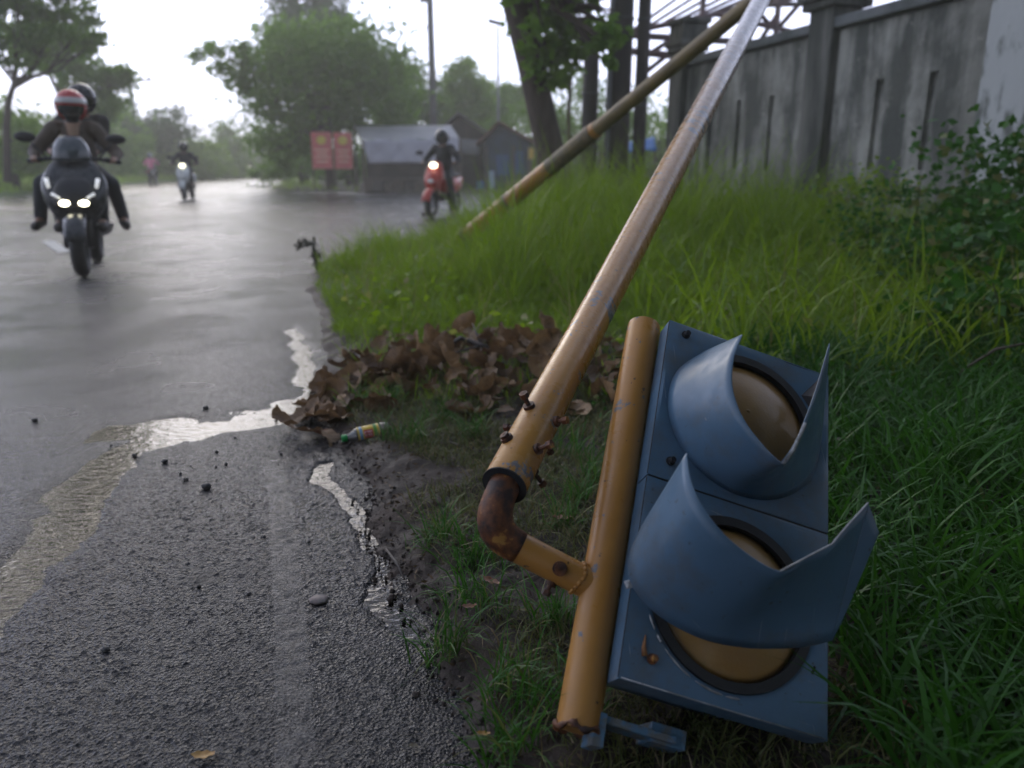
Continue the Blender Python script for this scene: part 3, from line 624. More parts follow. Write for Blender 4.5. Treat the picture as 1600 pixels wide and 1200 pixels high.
m = MB(); m.tube([mpt(.45), mpt(.57)], [mr(.5)*1.05, mr(.57)*1.06], 24); m.build('sleeve', pm('grimy_sleeve', (.11, .095, .06), (.20, .15, .07), 12, .6), mo, auto=40)
m = MB(); q = mpt(.125); m.tube([q, q+Vector((.02, -.03, -.16)), q+Vector((.04, -.03, -.24))], [.05, .045, .03], 12); m.build('foot_wrap', pm('grey_wrap', (.15, .18, .20), (.09, .10, .10), 12, .7), mo, smooth=True)
jm = MB(); jm.tube([P_(J-adir*.06), P_(J+adir*.08)], .07, 20); jm.tube([P_(J-mdir*.09), P_(J+mdir*.05)], .066, 20); jm.build('joint_clamp', YEL, tl, auto=40)

# ================================================================== wall along the verge
WA = Vector((2.38, 11.45, 0)); WD = Vector((.262, -.965, 0)).normalized(); WN = Vector((WD.y, -WD.x, 0))   # WN faces the road
def WP(t, off, z): return WA+WD*t+WN*off+Vector((0, 0, z))
wall = empty('boundary_wall', WA); tag(wall, 'tall mossy plastered wall with vertical slots and grey coping behind the grass', 'wall')
WBI = Matrix.Translation(-WA)
def wbox(m, t0, t1, o0, o1, z0, z1):
    P = [WP(t, o, z) for z in (z0, z1) for o in (o0, o1) for t in (t0, t1)]
    m.add(P, [(0, 1, 3, 2), (4, 6, 7, 5), (0, 4, 5, 1), (2, 3, 7, 6), (0, 2, 6, 4), (1, 5, 7, 3)])
WL, WH = 9.5, 2.25
m = MB(); wbox(m, -.1, WL, -.16, 0, -.1, WH); m.build('wall_slab', WALL, wall, M=WBI)
PIL = [0.0, 3.14, 5.48, 8.6]
for i, (a, b) in enumerate(zip(PIL[:-1], PIL[1:])):
    a += .2; b -= .2; n = max(3, int((b-a)/.55)); st_ = (b-a)/n; m = MB()
    wbox(m, a, b, 0, .045, 1.72, WH-.02); wbox(m, a, b, 0, .045, .1, .92)
    for k in range(n):
        t0 = a+k*st_; wbox(m, t0+(.05 if k else 0), t0+st_-(.05 if k < n-1 else 0), 0, .045, .92, 1.72)
    m.build('facing_panel', WALL, wall, M=WBI)
m = MB(); wbox(m, .2, WL, -.22, .12, WH, WH+.10); m.build('coping', pm('grey_coping', (.14, .15, .15), (.07, .08, .075), 3, .8, 0, .4, 20), wall, M=WBI, bevel=.015)
m = MB(); wbox(m, 0, WL, 0, .10, -.1, .30); m.build('plinth', pm('brown_plinth', (.11, .08, .06), (.06, .05, .045), 2.5, .9, 0, .5, 20), wall, M=WBI, bevel=.02)
LIME = pm('pale_limewash', (.42, .43, .42), (.13, .14, .125), 4.5, .85, 0, .5, 18, stretch=(1, 1, .45), lo=.50, hi=.60)
DPIL = pm('mossy_pillar', (.05, .054, .046), (.17, .165, .145), 4, .85, 0, .5, 18, stretch=(1, 1, .22), lo=.42, hi=.66)
for i, t in enumerate(PIL):
    m = MB(); wbox(m, t-.19, t+.19+(.5 if i == 2 else 0), -.2, .14 if i != 2 else .22, -.1, WH+.2)
    p = m.build('pillar', LIME if i == 2 else DPIL, wall, M=WBI, bevel=.015)
    m = MB()
    es = .35 if i == 0 else .6
    for (e, z0, z1) in ((.10, WH+.2, WH+.27), (.17, WH+.27, WH+.35), (.05, WH+.35, WH+.55), (.14, WH+.55, WH+.62)): wbox(m, t-.19-e*es, t+.19+e*es, -.2-e*es, .14+e*es, z0, z1)
    m.build('pillar_cap', DPIL, p, M=WBI, bevel=.015)
# steel frame of an unfinished shed behind the wall
STEEL = pm('rusty_pink_steel', (.20, .12, .12), (.10, .075, .075), 6, .6)
shed = empty('shed_frame', (4.2, 14, 0)); tag(shed, 'rusty open steel roof frame of thin bars showing above the wall', 'shed frame'); SI = Matrix.Translation((-4.2, -14, 0))
def bar(a, b, r, Y, Y2=None, name='bar', par=shed):
    m = MB(); m.tube([atY(*a, Y), atY(*b, Y2 or Y)], r, 8); return m.build(name, STEEL, par, M=SI, smooth=True)
for a, b, r in (((985, 50), (1120, 22), .045), ((1120, 22), (1290, 62), .045), ((985, 55), (1260, 72), .055), ((985, 80), (1230, 105), .06)): bar(a, b, r, 14, name='beam')
for x in (1098, 1216, 1330): 
    m = MB(); p = atY(x, 10, 14); m.tube([(p.x, 14, 0), (p.x, 14, p.z+1.2)], .05, 8); m.build('column', STEEL, shed, M=SI, smooth=True)
for k in range(11): bar((990+k*22, 46-k*4), (1110+k*34, -40-k*2), .028, 14, 16, 'rafter')
for a, b in (((1005, 90), (1060, 55)), ((1010, 112), (1075, 60)), ((1170, 0), (1205, 42)), ((1215, 45), (1250, 5)), ((1200, 8), (1250, 6)), ((1216, 20), (1190, 60))): bar(a, b, .04, 14, name='brace')
# dark posts in the grass beyond the mast
PB = pm('dark_timber', (.055, .045, .042), (.03, .026, .025), 5, .8, 0, .4, 20, stretch=(1, 1, .2))
for px, wpx, ytop, Y, lab in ((918, 24, 55, 13.3, 'shorter dark timber post beside the leaning tree trunk'), (961, 36, -120, 13.2, 'thickest dark post, between two thinner posts'), (995, 19, -120, 12.9, 'slim dark post nearest the wall end')):
    b = atY(px, 300, Y); zt = atY(px, ytop, Y).z; wd = wpx/FPX*Y
    root = tag(empty('post', (b.x, Y, 0)), lab, 'post', 'dark posts behind the fallen mast')
    m = MB(); m.tube([(0, 0, -.1), (.0, 0, zt*.5), (.01, 0, zt)], [wd/2*1.06, wd/2, wd/2*.95], 12); m.build('shaft', PB, root, smooth=True)
    for zz in (.42, .7): m = MB(); m.tube([(0, 0, zt*zz), (0, 0, zt*zz+.03)], wd/2*1.1, 12); m.build('band', pm('wire_band', (.08, .08, .085), rough=.5, metallic=.6), root, smooth=True)
    if wpx > 30: m = MB(); m.tube([(-wd*.42, -wd*.38, 0), (-wd*.40, -wd*.36, zt)], .03, 8); m.build('conduit', pm('grey_conduit', (.16, .17, .18), rough=.5), root, smooth=True)

# ================================================================== trees
def bl(px, py, Y, rx, rz, ry=None): p = atY(px, py, Y); return (tuple(p), (rx, ry or rx, rz))
# leaning tree by the posts, crown hanging into the top of the picture
tb = atY(872, 362, 12.2); T0 = Vector((tb.x, 12.2, 0.0)); p1 = atY(858, 230, 12.1); p2 = atY(828, 95, 12.0); p3 = atY(800, -20, 12.0); p4 = atY(770, -220, 12)
tree('leaning_tree', T0, [T0, p1, p2, p3, p4], [.27, .215, .20, .20, .12],
     [bl(880, 25, 11.6, .55, .5), bl(935, 30, 11.2, .38, .55), bl(855, 75, 11.8, .3, .45), bl(950, 70, 11.0, .16, .4), bl(900, -60, 11.5, 1.1, .6), bl(790, -230, 12, 1.8, .9), bl(700, -200, 12, 1.2, .6), bl(905, 60, 12.3, .5, .35), bl(845, 30, 12.4, .45, .5), bl(870, 110, 12.5, .3, .3)], 10500, .18, LEAFA,
     'leaning roadside tree with thick bare trunk and drooping leaves beside the dark posts')
vb = atY(897, 250, 12.6)
m = MB(); pts = [atY(x, y, 12.6) for x, y in ((884, 345), (890, 250), (888, 180), (892, 110), (905, 70), (925, 55))]; m.tube(pts, [.035, .03, .03, .028, .022, .01], 7)
tag(m.build('sapling', pm('pale_bark', (.16, .12, .09), (.09, .07, .055), 8, .8), smooth=True), 'thin bare sapling stem between the leaning trunk and the posts', 'sapling')
# trees across the side road
for px, Y, rx, top, mat, lab in ((935, 33, 2.6, 110, LEAFA, 'hazy green tree seen between the leaning trunk and the posts'), (1025, 36, 2.0, 170, LEAFC, 'low light green tree seen between the posts and the wall end'), (840, 40, 2.2, 150, LEAFA, 'distant tree left behind the leaning trunk above the shacks')):
    b = atY(px, 270, Y); zt = atY(px, top, Y).z
    tree('street_tree', (b.x, Y, 0), [(b.x, Y, 0), (b.x+.1, Y, zt*.35), (b.x, Y, zt*.6)], [.2, .16, .1], [((b.x, Y, zt*.65), (rx, rx, zt*.32)), ((b.x-rx*.6, Y, zt*.5), (rx*.6, rx*.6, zt*.25)), ((b.x+rx*.6, Y, zt*.45), (rx*.6, rx*.6, zt*.28))], 4200, .2, mat, lab, 'trees across the side road')
# big tree over the stalls
Yb = 33; tb = atY(517, 297, Yb); T0 = Vector((tb.x, Yb, .02))
tree('roadside_tree', T0, [T0, atY(514, 250, Yb), atY(512, 200, Yb), atY(500, 130, Yb)], [.20, .17, .16, .13],
     [bl(480, 130, Yb, 2.5, 1.7), bl(420, 110, Yb, 1.9, 1.2), bl(355, 92, Yb-.5, 1.15, .55), bl(545, 110, Yb, 2.4, 1.9), bl(600, 130, Yb+.5, 1.5, 1.2), bl(500, 70, Yb, 2.4, 1.1), bl(450, 200, Yb+1, 1.7, 1.3), bl(420, 240, Yb+1, .8, 1.1), bl(570, 180, Yb+1.5, 2.0, .9), bl(400, 150, Yb, .8, .7)], 24000, .24, LEAFA,
     'broad green tree with crown spreading over the red banners and white stall')
tb = atY(475, 260, 48); tree('conifer_tree', (tb.x, 48, 0), [(tb.x, 48, 0), (tb.x, 48, 5), (tb.x, 48, 11)], [.35, .3, .12], [bl(478, 15, 48, 2.4, 2.2), bl(478, -60, 48, 1.9, 1.8), bl(478, -110, 48, 1.4, 1.5), bl(465, 75, 48, 2.0, 1.4), bl(500, 45, 48, 1.9, 1.4)], 12000, .30, LEAFB, 'tall dark tree rising behind the broad tree above the stalls')
for px, Y, blobs, mat, lab in ((650, 46, [(650, 150, 2.2, 1.5), (625, 170, 1.6, 1.3), (680, 165, 1.5, 1.1)], LEAFA, 'green tree behind the white stall, left of the round crown'),
                               (724, 44, [(724, 128, 1.25, 1.15), (722, 170, 1.3, 1.0), (745, 175, 1.0, .8)], LEAFC, 'round-topped light green tree right of the utility pole'),
                               (785, 48, [(780, 165, 2.2, 1.1), (810, 160, 1.6, 1.1), (760, 185, 1.5, .9)], LEAFA, 'green tree behind the shacks under the street lamp'),
                               (615, 39, [(603, 178, .62, .42), (622, 186, .5, .35)], LEAFC, 'small yellow-green bush crown just above the white tarp')):
    b = atY(px, 270, Y); tree('yard_tree', (b.x, Y, 0), [(b.x, Y, 0), (b.x+.1, Y, 1.2), atY(blobs[0][0], blobs[0][1]+15, Y)], [.2, .16, .08], [bl(x, y, Y, rx, rz) for x, y, rx, rz in blobs], 8000 if Y > 40 else 1800, .25, mat, lab, 'trees behind the stalls')
for px, Y, rx, h_, lab in ((470, 42, 2.6, 3.2, 'dark hedge bush behind the left banner'), (545, 41, 2.4, 2.6, 'hedge bush behind the right banner'), (610, 42, 2.6, 2.8, 'hedge bush behind the left half of the tarp stall'), (670, 43, 2.4, 2.6, 'hedge bush behind the right half of the tarp stall'), (740, 43, 2.6, 2.7, 'hedge bush behind the brown shack'), (810, 42, 2.6, 2.7, 'hedge bush behind the blue shack'), (880, 41, 2.4, 2.4, 'hedge bush seen past the leaning trunk'), (960, 41, 2.6, 2.2, 'hedge bush seen between the dark posts'), (1040, 41, 2.6, 2.2, 'hedge bush seen left of the wall end')):
    b = atY(px, 270, Y); tree('hedge_bush', (b.x, Y, 0), [(b.x, Y, 0), (b.x, Y, .6), (b.x, Y, h_*.6)], [.14, .1, .05], [((b.x, Y, h_*.55), (rx, 1.6, h_*.4)), ((b.x-rx*.5, Y, h_*.3), (rx*.8, 1.6, h_*.3)), ((b.x+rx*.5, Y, h_*.3), (rx*.8, 1.6, h_*.3))], 2600, .26, LEAFA if px % 20 else LEAFB, lab, 'hedge behind the stalls', 'bush')
# trees and scrub on the far bank
Yl = 24; tb = atY(8, 262, Yl); T0 = Vector((tb.x, Yl, .5))
tree('bank_tree', T0, [T0, atY(10, 200, Yl), atY(13, 160, Yl), atY(25, 120, Yl)], [.11, .10, .09, .05],
     [bl(20, 40, Yl, 1.1, .55), bl(80, 55, Yl, 1.0, .5), bl(120, 70, Yl, .65, .32), bl(60, 95, Yl, .8, .3), bl(-10, 85, Yl, .9, .4), bl(40, 5, Yl, 1.2, .5), bl(150, 62, Yl, .45, .16), bl(95, 10, Yl, .8, .45), bl(130, 35, Yl, .6, .4), bl(-40, 30, Yl, 1.2, .6), bl(30, -60, Yl, 1.9, 1.0), bl(-60, -80, Yl, 2.2, 1.2), bl(20, -160, Yl, 1.8, 1.0)], 17600, .18, LEAFA,
     'spreading tree at the left edge with slim forked trunk on the grass bank', 'trees on the far bank')
Yl = 34; tb = atY(97, 250, Yl); T0 = Vector((tb.x, Yl, .5))
tree('bank_tree', T0, [T0, atY(96, 180, Yl), atY(94, 110, Yl)], [.2, .18, .12], [bl(96, 95, Yl, .9, .5), bl(150, 125, Yl, 1.3, .6), bl(185, 118, Yl, .8, .4), bl(60, 70, Yl, 1.2, .8), bl(160, 160, Yl, 1.0, .6), bl(110, 60, Yl, 1.1, .5)], 9600, .23, LEAFA, 'taller tree with dark straight trunk behind the helmeted riders', 'trees on the far bank')
tree('bank_tree', (-15.6, 20, .4), [(-15.6, 20, .4), (-15.3, 20.3, 4), (-14.5, 21, 8)], [.35, .3, .2], [((-13, 22, 11), (3.4, 3.2, 2.6)), ((-15.5, 21, 10.5), (3, 3, 2.4)), ((-11.8, 23, 9.4), (1.8, 2, 1.3)), ((-14, 21, 13), (2.6, 2.6, 1.8))], 2600, .3, LEAFA, 'tallest bank tree, its high crown above the left edge of the picture', 'trees on the far bank')
k_ = 0
for px, py, Y, rx, rz, mat, lab in ((20, 205, 30, 1.6, 1.0, LEAFC, 'light bush at the left edge under the spreading tree'), (65, 215, 33, 1.4, .8, LEAFC, 'light bush left of the riders below the spreading tree'), (165, 200, 50, 2.1, 1.7, LEAFA, 'green bush right of the pillion rider'), (225, 185, 58, 2.4, 1.3, LEAFB, 'darker rounded bush crown under the distant power pole'),
                                    (195, 235, 56, 2.0, .8, LEAFC, 'low bush behind the pink rider on the left'), (255, 232, 62, 1.9, 1.1, LEAFA, 'bush on the bank behind the white scooter rider'), (305, 245, 60, 2.2, 1.1, LEAFC, 'low bush right of the white scooter rider'), (350, 228, 72, 2.2, 1.9, LEAFA, 'distant tree right of the white scooter with a pointed crown'),
                                    (325, 255, 78, 2.6, 1.2, LEAFA, 'distant low bush at the road bend'), (395, 248, 105, 4.2, 2.2, LEAFB, 'hazy dark tree below the blue hill'), (425, 240, 95, 2.4, 2.8, LEAFB, 'hazy tree on the right of the far road end'), (450, 245, 70, 1.9, 2.2, LEAFA, 'shaded bush under the broad crown by the far road'), (365, 262, 120, 5, 1.2, LEAFA, 'farthest low trees where the road disappears')):
    b = atY(px, 262, Y); c = atY(px, py, Y)
    tree('bush', (b.x, Y, 0), [(b.x, Y, 0), (b.x, Y, c.z*.4+.1), tuple(c)], [.15, .12, .05], [(tuple(c), (rx, rx, rz)), ((c.x-rx*.5, Y, max(.5, c.z-rz*.6)), (rx*.8, rx, rz*.7)), ((c.x+rx*.5, Y, max(.5, c.z-rz*.7)), (rx*.8, rx, rz*.7)), ((c.x, Y, max(.4, c.z-rz*1.1)), (rx, rx, rz*.7))], 4200, .11+.004*Y, mat, lab, 'bushes along the far road', 'bush')
# unseen trees behind the camera, canopy placed and shaped to darken the near ground
for bx, by, blobs, lab in ((3.4, -2.4, ((2.2, -.6, 4.3, 2.4, 1.9, .9), (4.2, .4, 4.6, 2.2, 1.9, 1.0), (3.0, -2.6, 4.8, 2.6, 2.2, 1.1), (1.2, .5, 4.8, 1.5, 1.2, .6), (2.6, 2.0, 4.9, 2.0, 1.3, .7), (.9, -1.4, 4.3, 1.8, 1.5, .8)), 'unseen shading tree spreading over the verge just behind the viewpoint'),
                           (.9, -5.2, ((.2, -3.2, 4.6, 2.8, 2.2, 1.1), (-1.6, -2.2, 5.2, 2.2, 1.8, .9), (1.4, -5.2, 5.2, 2.6, 2.4, 1.2)), 'second unseen shading tree standing farther behind the viewpoint')):
    tree('shade_tree', (bx, by, 0), [(bx, by, 0), (bx-.1, by+.1, 1.8), (bx-.3, by+.4, 3.4)], [.3, .24, .18], [((x, y, z), (rx, ry, rz)) for x, y, z, rx, ry, rz in blobs], 19000, .30, LEAFA, lab, 'unseen shading trees behind the viewpoint')

for x, y, h_, lab in ((5.5, -5.5, 4.2, 'added shading bush nearest the wall behind the viewpoint'), (2.2, -7.2, 4.0, 'added shading bush in the middle behind the viewpoint'), (-.6, -8.2, 4.0, 'added shading bush nearest the road behind the viewpoint'), (7.5, -2.0, 4.0, 'added shading bush beside the viewpoint beyond the wall')):  # unseen bushes added to block low sky light from behind the camera
    tree('shade_bush', (x, y, 0), [(x, y, 0), (x, y, 1), (x, y, h_*.6)], [.12, .1, .05], [((x, y, h_*.65), (2.2, 1.6, h_*.33)), ((x-.9, y, h_*.35), (1.6, 1.4, h_*.3)), ((x+.9, y, h_*.35), (1.6, 1.4, h_*.3))], 4500, .24, LEAFA, lab, 'added shading bushes behind the viewpoint', 'bush')
# ================================================================== grass
def scatter(n, x0, x1, y0, y1, smin=.05, patch=None, seed=0, smax=1e9):
    x = rng.uniform(x0, x1, n); y = rng.uniform(y0, y1, n); s = verge_s(x, y); k = (s > smin) & (s < smax)
    wall_side = (x-WA.x)*WN.x+(y-WA.y)*WN.y; k &= (wall_side > .1) | (y > 12.5)
    if patch: k &= fbm(x, y, patch[0], 2, seed) > patch[1]
    x, y = x[k], y[k]; return x, y, verge_z(x, y)-.006
tuftless = lambda n: rng.uniform(0, 1, n)
def tint_field(x, y, sd, amt=.5): return np.clip(rng.uniform(0, 1, len(x))*(1-amt)+amt*fbm(x, y, 1.7, 2, sd)*1.1, 0, 1)*np.where(rng.uniform(size=len(x)) < .04, 1, .92)
def L(n, a, b): return rng.uniform(a, b, n)
# lush blades beside the head
x, y, z = scatter(30000, .42, 3.6, .75, 3.4, .2); k = (x > .36+.10*(y-1)-.05*np.sin(y*3)) & ~((x < .60+.09*(y-1.1)) & (y > .68) & (y < 1.72)); x, y, z = x[k], y[k], z[k]; n = len(x)
o = blades('lush_grass', x, y, z, L(n, .08, .26)*(.7+.9*fbm(x, y, 2.5, 2, 44)), L(n, .006, .0155), GRASSN, .55, 1.5, 4, tint_field(x, y, 7)); tag(o, 'lush dark green grass around the lamp head', 'grass', kind='stuff')
# short turf further up
x, y, z = scatter(52000, -1.3, 3.6, 2.9, 5.4, .12); k = rng.uniform(size=len(x)) < np.where((x < .6) & (y < 4.1), .35, 1); x, y, z = x[k], y[k], z[k]; n = len(x)
o = blades('short_grass', x, y, z, L(n, .05, .15), L(n, .004, .008), GRASS, .6, 1.3, 3, tint_field(x, y, 9)); tag(o, 'short bright turf behind the leaf pile', 'grass', kind='stuff')
# tall grass
x, y, z = scatter(62000, -1.9, 4.4, 4.3, 12.5, .10); dd = sstep(4.2, 6.2, y)*(.16+.84*sstep(-1.5, .5, x-.05*(y-6))); n = len(x)
o = blades('tall_grass', x, y, z, (.10+.46*dd)*L(n, .4, 1.35)*(.25+1.6*fbm(x, y, 1.6, 3, 70)**1.3)*(.55+.9*(fbm(x, y, 6, 2, 71) > .5)), L(n, .006, .015), GRASS, .30, 1.0, 4, tint_field(x, y, 12)); tag(o, 'tall yellow-green grass between road and wall', 'grass', kind='stuff')
x, y, z = scatter(5200, .7, 3.9, 2.9, 10.5, .2); n = len(x)
o = blades('reed_grass', x, y, z, L(n, .25, .72), L(n, .009, .02), GRASS, .30, 1.6, 5, L(n, 0, .85)); tag(o, 'long arching grass leaves before the wall', 'grass', kind='stuff')
# trampled sparse grass on the mud
x, y, z = scatter(60000, -.7, .75, .85, 3.3, .10, (4.5, .34), 81); k = rng.uniform(size=len(x)) < sstep(.03, .28, verge_s(x, y)); x, y, z = x[k], y[k], z[k]; n = len(x)
o = blades('trampled_grass', x, y, z, L(n, .025, .085), L(n, .0022, .005), DRYG, .9, 1.4, 3, L(n, 0, 1)); tag(o, 'flattened sparse grass on the muddy shoulder', 'grass', kind='stuff')
# tufts
BANKG = leafmat('bank_grass_blade', (.17, .30, .04), (.32, .46, .07), None, .5, .55, spec=.2)
tc_ = [gnd(px, py, .03) for px, py in ((835, 1125), (800, 1090), (860, 700), (905, 790), (880, 830), (930, 760), (700, 1010), (720, 935), (760, 960), (900, 1120), (625, 690), (690, 660), (655, 695), (560, 640), (610, 640), (870, 980), (960, 720), (900, 720), (740, 690), (800, 1180), (740, 880), (690, 850))]
X = []; Y_ = []
for p in tc_:
    n = random.randint(45, 90); X.append(rng.normal(p.x, .022+.01*random.random(), n)); Y_.append(rng.normal(p.y, .022, n))
x, y = np.concatenate(X), np.concatenate(Y_); n = len(x)
o = blades('grass_tufts', x, y, verge_z(x, y), L(n, .05, .17), L(n, .003, .006), GRASSN, .5, 1.3, 4, L(n, .2, 1)); tag(o, 'green tufts standing on the muddy shoulder', 'grass', kind='stuff')
x, y, z = scatter(900, -1.4, 3.9, 3.2, 9.5, .2); n = len(x)
o = blades('dry_stems', x, y, z, L(n, .2, .6), L(n, .003, .006), leafmat('straw', (.20, .16, .08), (.34, .28, .15), None, .3, .6), .35, .8, 4, L(n, 0, 1)); tag(o, 'dry straw stems standing in the tall grass', 'grass', kind='stuff')
x, y, z = scatter(5200, -.9, .9, .85, 3.4, .04); C = np.stack([x, y, z+.012], -1); V, F, t_ = leafcloud(C, .017, .85, 2.6)
tag(link('litter', npmesh('litter', V, F, t_), leafmat('litter_bits', (.045, .030, .020), (.13, .085, .045), (.24, .19, .12), .1, .7)), 'brown leaf scraps and straw bits on the muddy shoulder', 'litter', kind='stuff')
x, y, z = scatter(2600, -1.2, 3.8, 3.0, 8.0, .15, (1.6, .52), 95); C = np.stack([x, y, z+rng.uniform(.03, .22, len(x))], -1); V, F, t_ = leafcloud(C, .06, .4, 1.5)
tag(link('broadleaf_weeds', npmesh('broadleaf_weeds', V, F, t_), GRASS), 'broad-leaved weeds mixed through the tall grass', 'weeds', kind='stuff')
# bank and far kerbside grass
n = 40000; x = rng.uniform(-46, -12, n); y = rng.uniform(12, 70, n); s = sdist(x, y, BANK, BPOLY); k = (s > .3) & (s < 14); x, y = x[k], y[k]; n = len(x)
o = blades('bank_grass', x, y, bank_z(x, y)-.02, L(n, .2, .55), L(n, .03, .07), BANKG, .4, .9, 3, tint_field(x, y, 15, .6)); tag(o, 'green grass covering the bank across the road', 'grass', kind='stuff')
n = 9000; x = rng.uniform(-20, 6, n); y = rng.uniform(29.5, 60, n); s = sdist(x, y, YARD, YPOLY); k = (s > .1) & (s < 2.2) & (x < -5.6); x, y = x[k], y[k]; n = len(x)
o = blades('kerbside_grass', x, y, yard_z(x, y)-.02, L(n, .12, .4), L(n, .02, .05), BANKG, .4, .9, 3, tint_field(x, y, 16, .6)); tag(o, 'grass strip along the far road before the banners', 'grass', kind='stuff')
# broad-leaved shrubs against the wall
def shrub(px, py, Y, rx, rz, n, size, mat, lab):
    c = atY(px, py, Y); b = Vector((c.x, Y, .05)); root = tag(empty('shrub', b), lab, 'shrub', 'leafy shrubs below the wall'); m = MB()
    P = crown_pts([(tuple(c-b), (rx, rx*.8, rz))], n, .3); P[:, 2] = np.abs(P[:, 2]+.0)+.02
    for i in range(9): q = Vector(P[random.randrange(len(P))]); m.tube([(0, 0, 0), (q.x*.4, q.y*.4, q.z*.6), q], [.008, .006, .003], 5)
    m.build('stem', pm('green_stem', (.07, .10, .03), rough=.6), root, smooth=True)
    V, F, t = leafcloud(P, size, .3, 1.5); link('leaves', npmesh('leaves', V, F, t), mat, root)
for a in ((1570, 330, 5.0, .42, .42, 900, .075, GRASSN, 'large-leaved shrub at the right edge below the pale pillar'), (1490, 370, 4.6, .40, .28, 800, .055, GRASSN, 'low leafy shrub left of the right-edge shrub'), (1590, 430, 4.0, .45, .35, 800, .07, GRASSN, 'dark leafy shrub at the right edge in front of the others'),
          (1540, 300, 5.4, .5, .4, 900, .07, GRASSN, 'bushy shrub behind the right-edge shrub against the pale pillar'), (1430, 345, 5.4, .5, .25, 800, .05, GRASSN, 'spreading shrub under the slotted wall panel'), (1585, 510, 3.3, .35, .22, 600, .06, GRASSN, 'lowest leafy shrub at the right edge over the bramble stem'),
          (1330, 325, 6.5, .5, .22, 500, .05, GRASS, 'faint low shrub under the mossy middle pillar'), (1190, 330, 8.2, .5, .22, 450, .06, GRASS, 'small shrub under the far end of the wall')): shrub(*a)
m = MB(); m.tube([gnd(1480, 600, .1), at(1510, 575, 2.9), at(1555, 546, 2.9), at(1625, 532, 2.85)], [.004, .006, .006, .005], 7); tag(m.build('bramble_stem', pm('brown_stem', (.07, .055, .035), rough=.6), smooth=True), 'single brown arching stem over the grass at the right edge', 'stem')
# clover-like ground cover in the lush grass
x, y, z = scatter(5200, .3, 3.0, 1.4, 4.6, .25, (3, .5), 90); C = np.stack([x, y, z+rng.uniform(.01, .07, len(x))], -1); V, F, t = leafcloud(C, .022, .5, 1.3)
tag(link('clover', npmesh('clover', V, F, t), GRASSN), 'small round-leaved ground cover among the grass', 'ground cover', kind='stuff')

# ================================================================== dead leaves, twigs, stones, bottle
def mat_dead():
    m, t, b, out = newmat('dead_leaf')
    oi = N(t, 'ShaderNodeObjectInfo'); v = coords(t)
    col = mixc_(t, oi.outputs['Random'], (.095, .052, .024), (.33, .20, .095))
    col = mixc_(t, ramp(t, noise(t, v, 38, 5), .35, .7, 0, .55), col, (.05, .03, .02))
    wv = N(t, 'ShaderNodeTexWave', wave_type='BANDS', bands_direction='Y'); wv.inputs['Scale'].default_value = 22; wv.inputs['Distortion'].default_value = 1.2; t.links.new(v, wv.inputs[0])
    col = mixc_(t, ramp(t, wv.outputs['Fac'], .75, 1, 0, .3), col, (.24, .15, .085))
    t.links.new(col, b.inputs['Base Color']); b.inputs['Roughness'].default_value = .48; b.inputs['Specular IOR Level'].default_value = .4
    bump(t, b, wv.outputs['Fac'], .35, .004)
    tr = N(t, 'ShaderNodeBsdfTranslucent'); t.links.new(col, tr.inputs[0]); ms = N(t, 'ShaderNodeMixShader'); ms.inputs[0].default_value = .18
    t.links.new(b.outputs[0], ms.inputs[1]); t.links.new(tr.outputs[0], ms.inputs[2]); t.links.new(ms.outputs[0], out.inputs[0]); return m
DEAD = mat_dead()
YLEAF = pm('yellow_fallen_leaf', (.42, .25, .05), (.30, .15, .03), 60, .45); OLEAF = pm('orange_fallen_leaf', (.24, .085, .03), (.15, .06, .025), 50, .5)
def leafmesh(i, Ln=.16, Wd=.085, fold=.25, curl=.8, wav=.006, twist=.3):
    rows, cols = 9, 6; V = []; F = []
    for r_ in range(rows+1):
        u = r_/rows; hw = Wd/2*(math.sin(math.pi*min(1, u*.93+.06))**.75)*(1-.15*u); a = curl*(u-.4); yy = Ln*(math.sin(a)/max(abs(curl), .05) if abs(curl) > .05 else u); zz = Ln*(1-math.cos(a))/max(abs(curl), .05)*(1 if curl > 0 else -1)
        for c in range(cols+1):
            s = c/cols*2-1; tw = twist*(u-.3); x = s*hw; z = fold*abs(s)**1.4*hw+wav*math.sin(u*17+i*2+s*2)*abs(s); V.append((x*math.cos(tw)-z*math.sin(tw), yy, zz+z*math.cos(tw)+x*math.sin(tw)))
    for r_ in range(rows):
        for c in range(cols): k = r_*(cols+1)+c; F.append((k, k+1, k+cols+2, k+cols+1))
    me = bpy.data.meshes.new('leaf'); me.from_pydata(V, [], F); me.polygons.foreach_set('use_smooth', np.ones(len(F), bool)); me.materials.append(DEAD); return me
LM = [leafmesh(i, *p) for i, p in enumerate(((.15, .085, .3, .9, .006, .3), (.17, .10, .5, 1.6, .008, .5), (.13, .075, .2, -1.1, .006, -.4), (.18, .095, .8, .7, .010, .2), (.14, .09, .35, 2.2, .006, .7), (.12, .06, .6, -1.9, .008, -.6), (.19, .11, .25, 1.2, .012, .9)))]
pc = Vector((-.12, 3.42, 0)); pile = empty('leaf_pile', pc); tag(pile, 'heap of curled brown dead leaves spilling onto the wet road edge', 'leaf pile')
def pile_h(x, y):
    a, b = (x+.12)/.62, (y-3.45)/.62
    return .19*math.exp(-(a*a+b*b)*1.2)*(.75+.5*math.sin(x*9+1)*math.sin(y*8))
def vz(x, y): return float(verge_z(np.array([x]), np.array([y]))[0])
def put_leaf(mi, x, y, z, rot, sc_=1., name='leaf', par=pile, mat=None):
    o = bpy.data.objects.new(name, LM[mi]); COL.objects.link(o)
    if par: o.parent = par; o.location = Vector((x, y, z))-par.location
    else: o.location = (x, y, z)
    o.rotation_euler = rot; o.scale = (sc_,)*3
    if mat: o.material_slots[0].link = 'OBJECT'; o.material_slots[0].material = mat
    return o
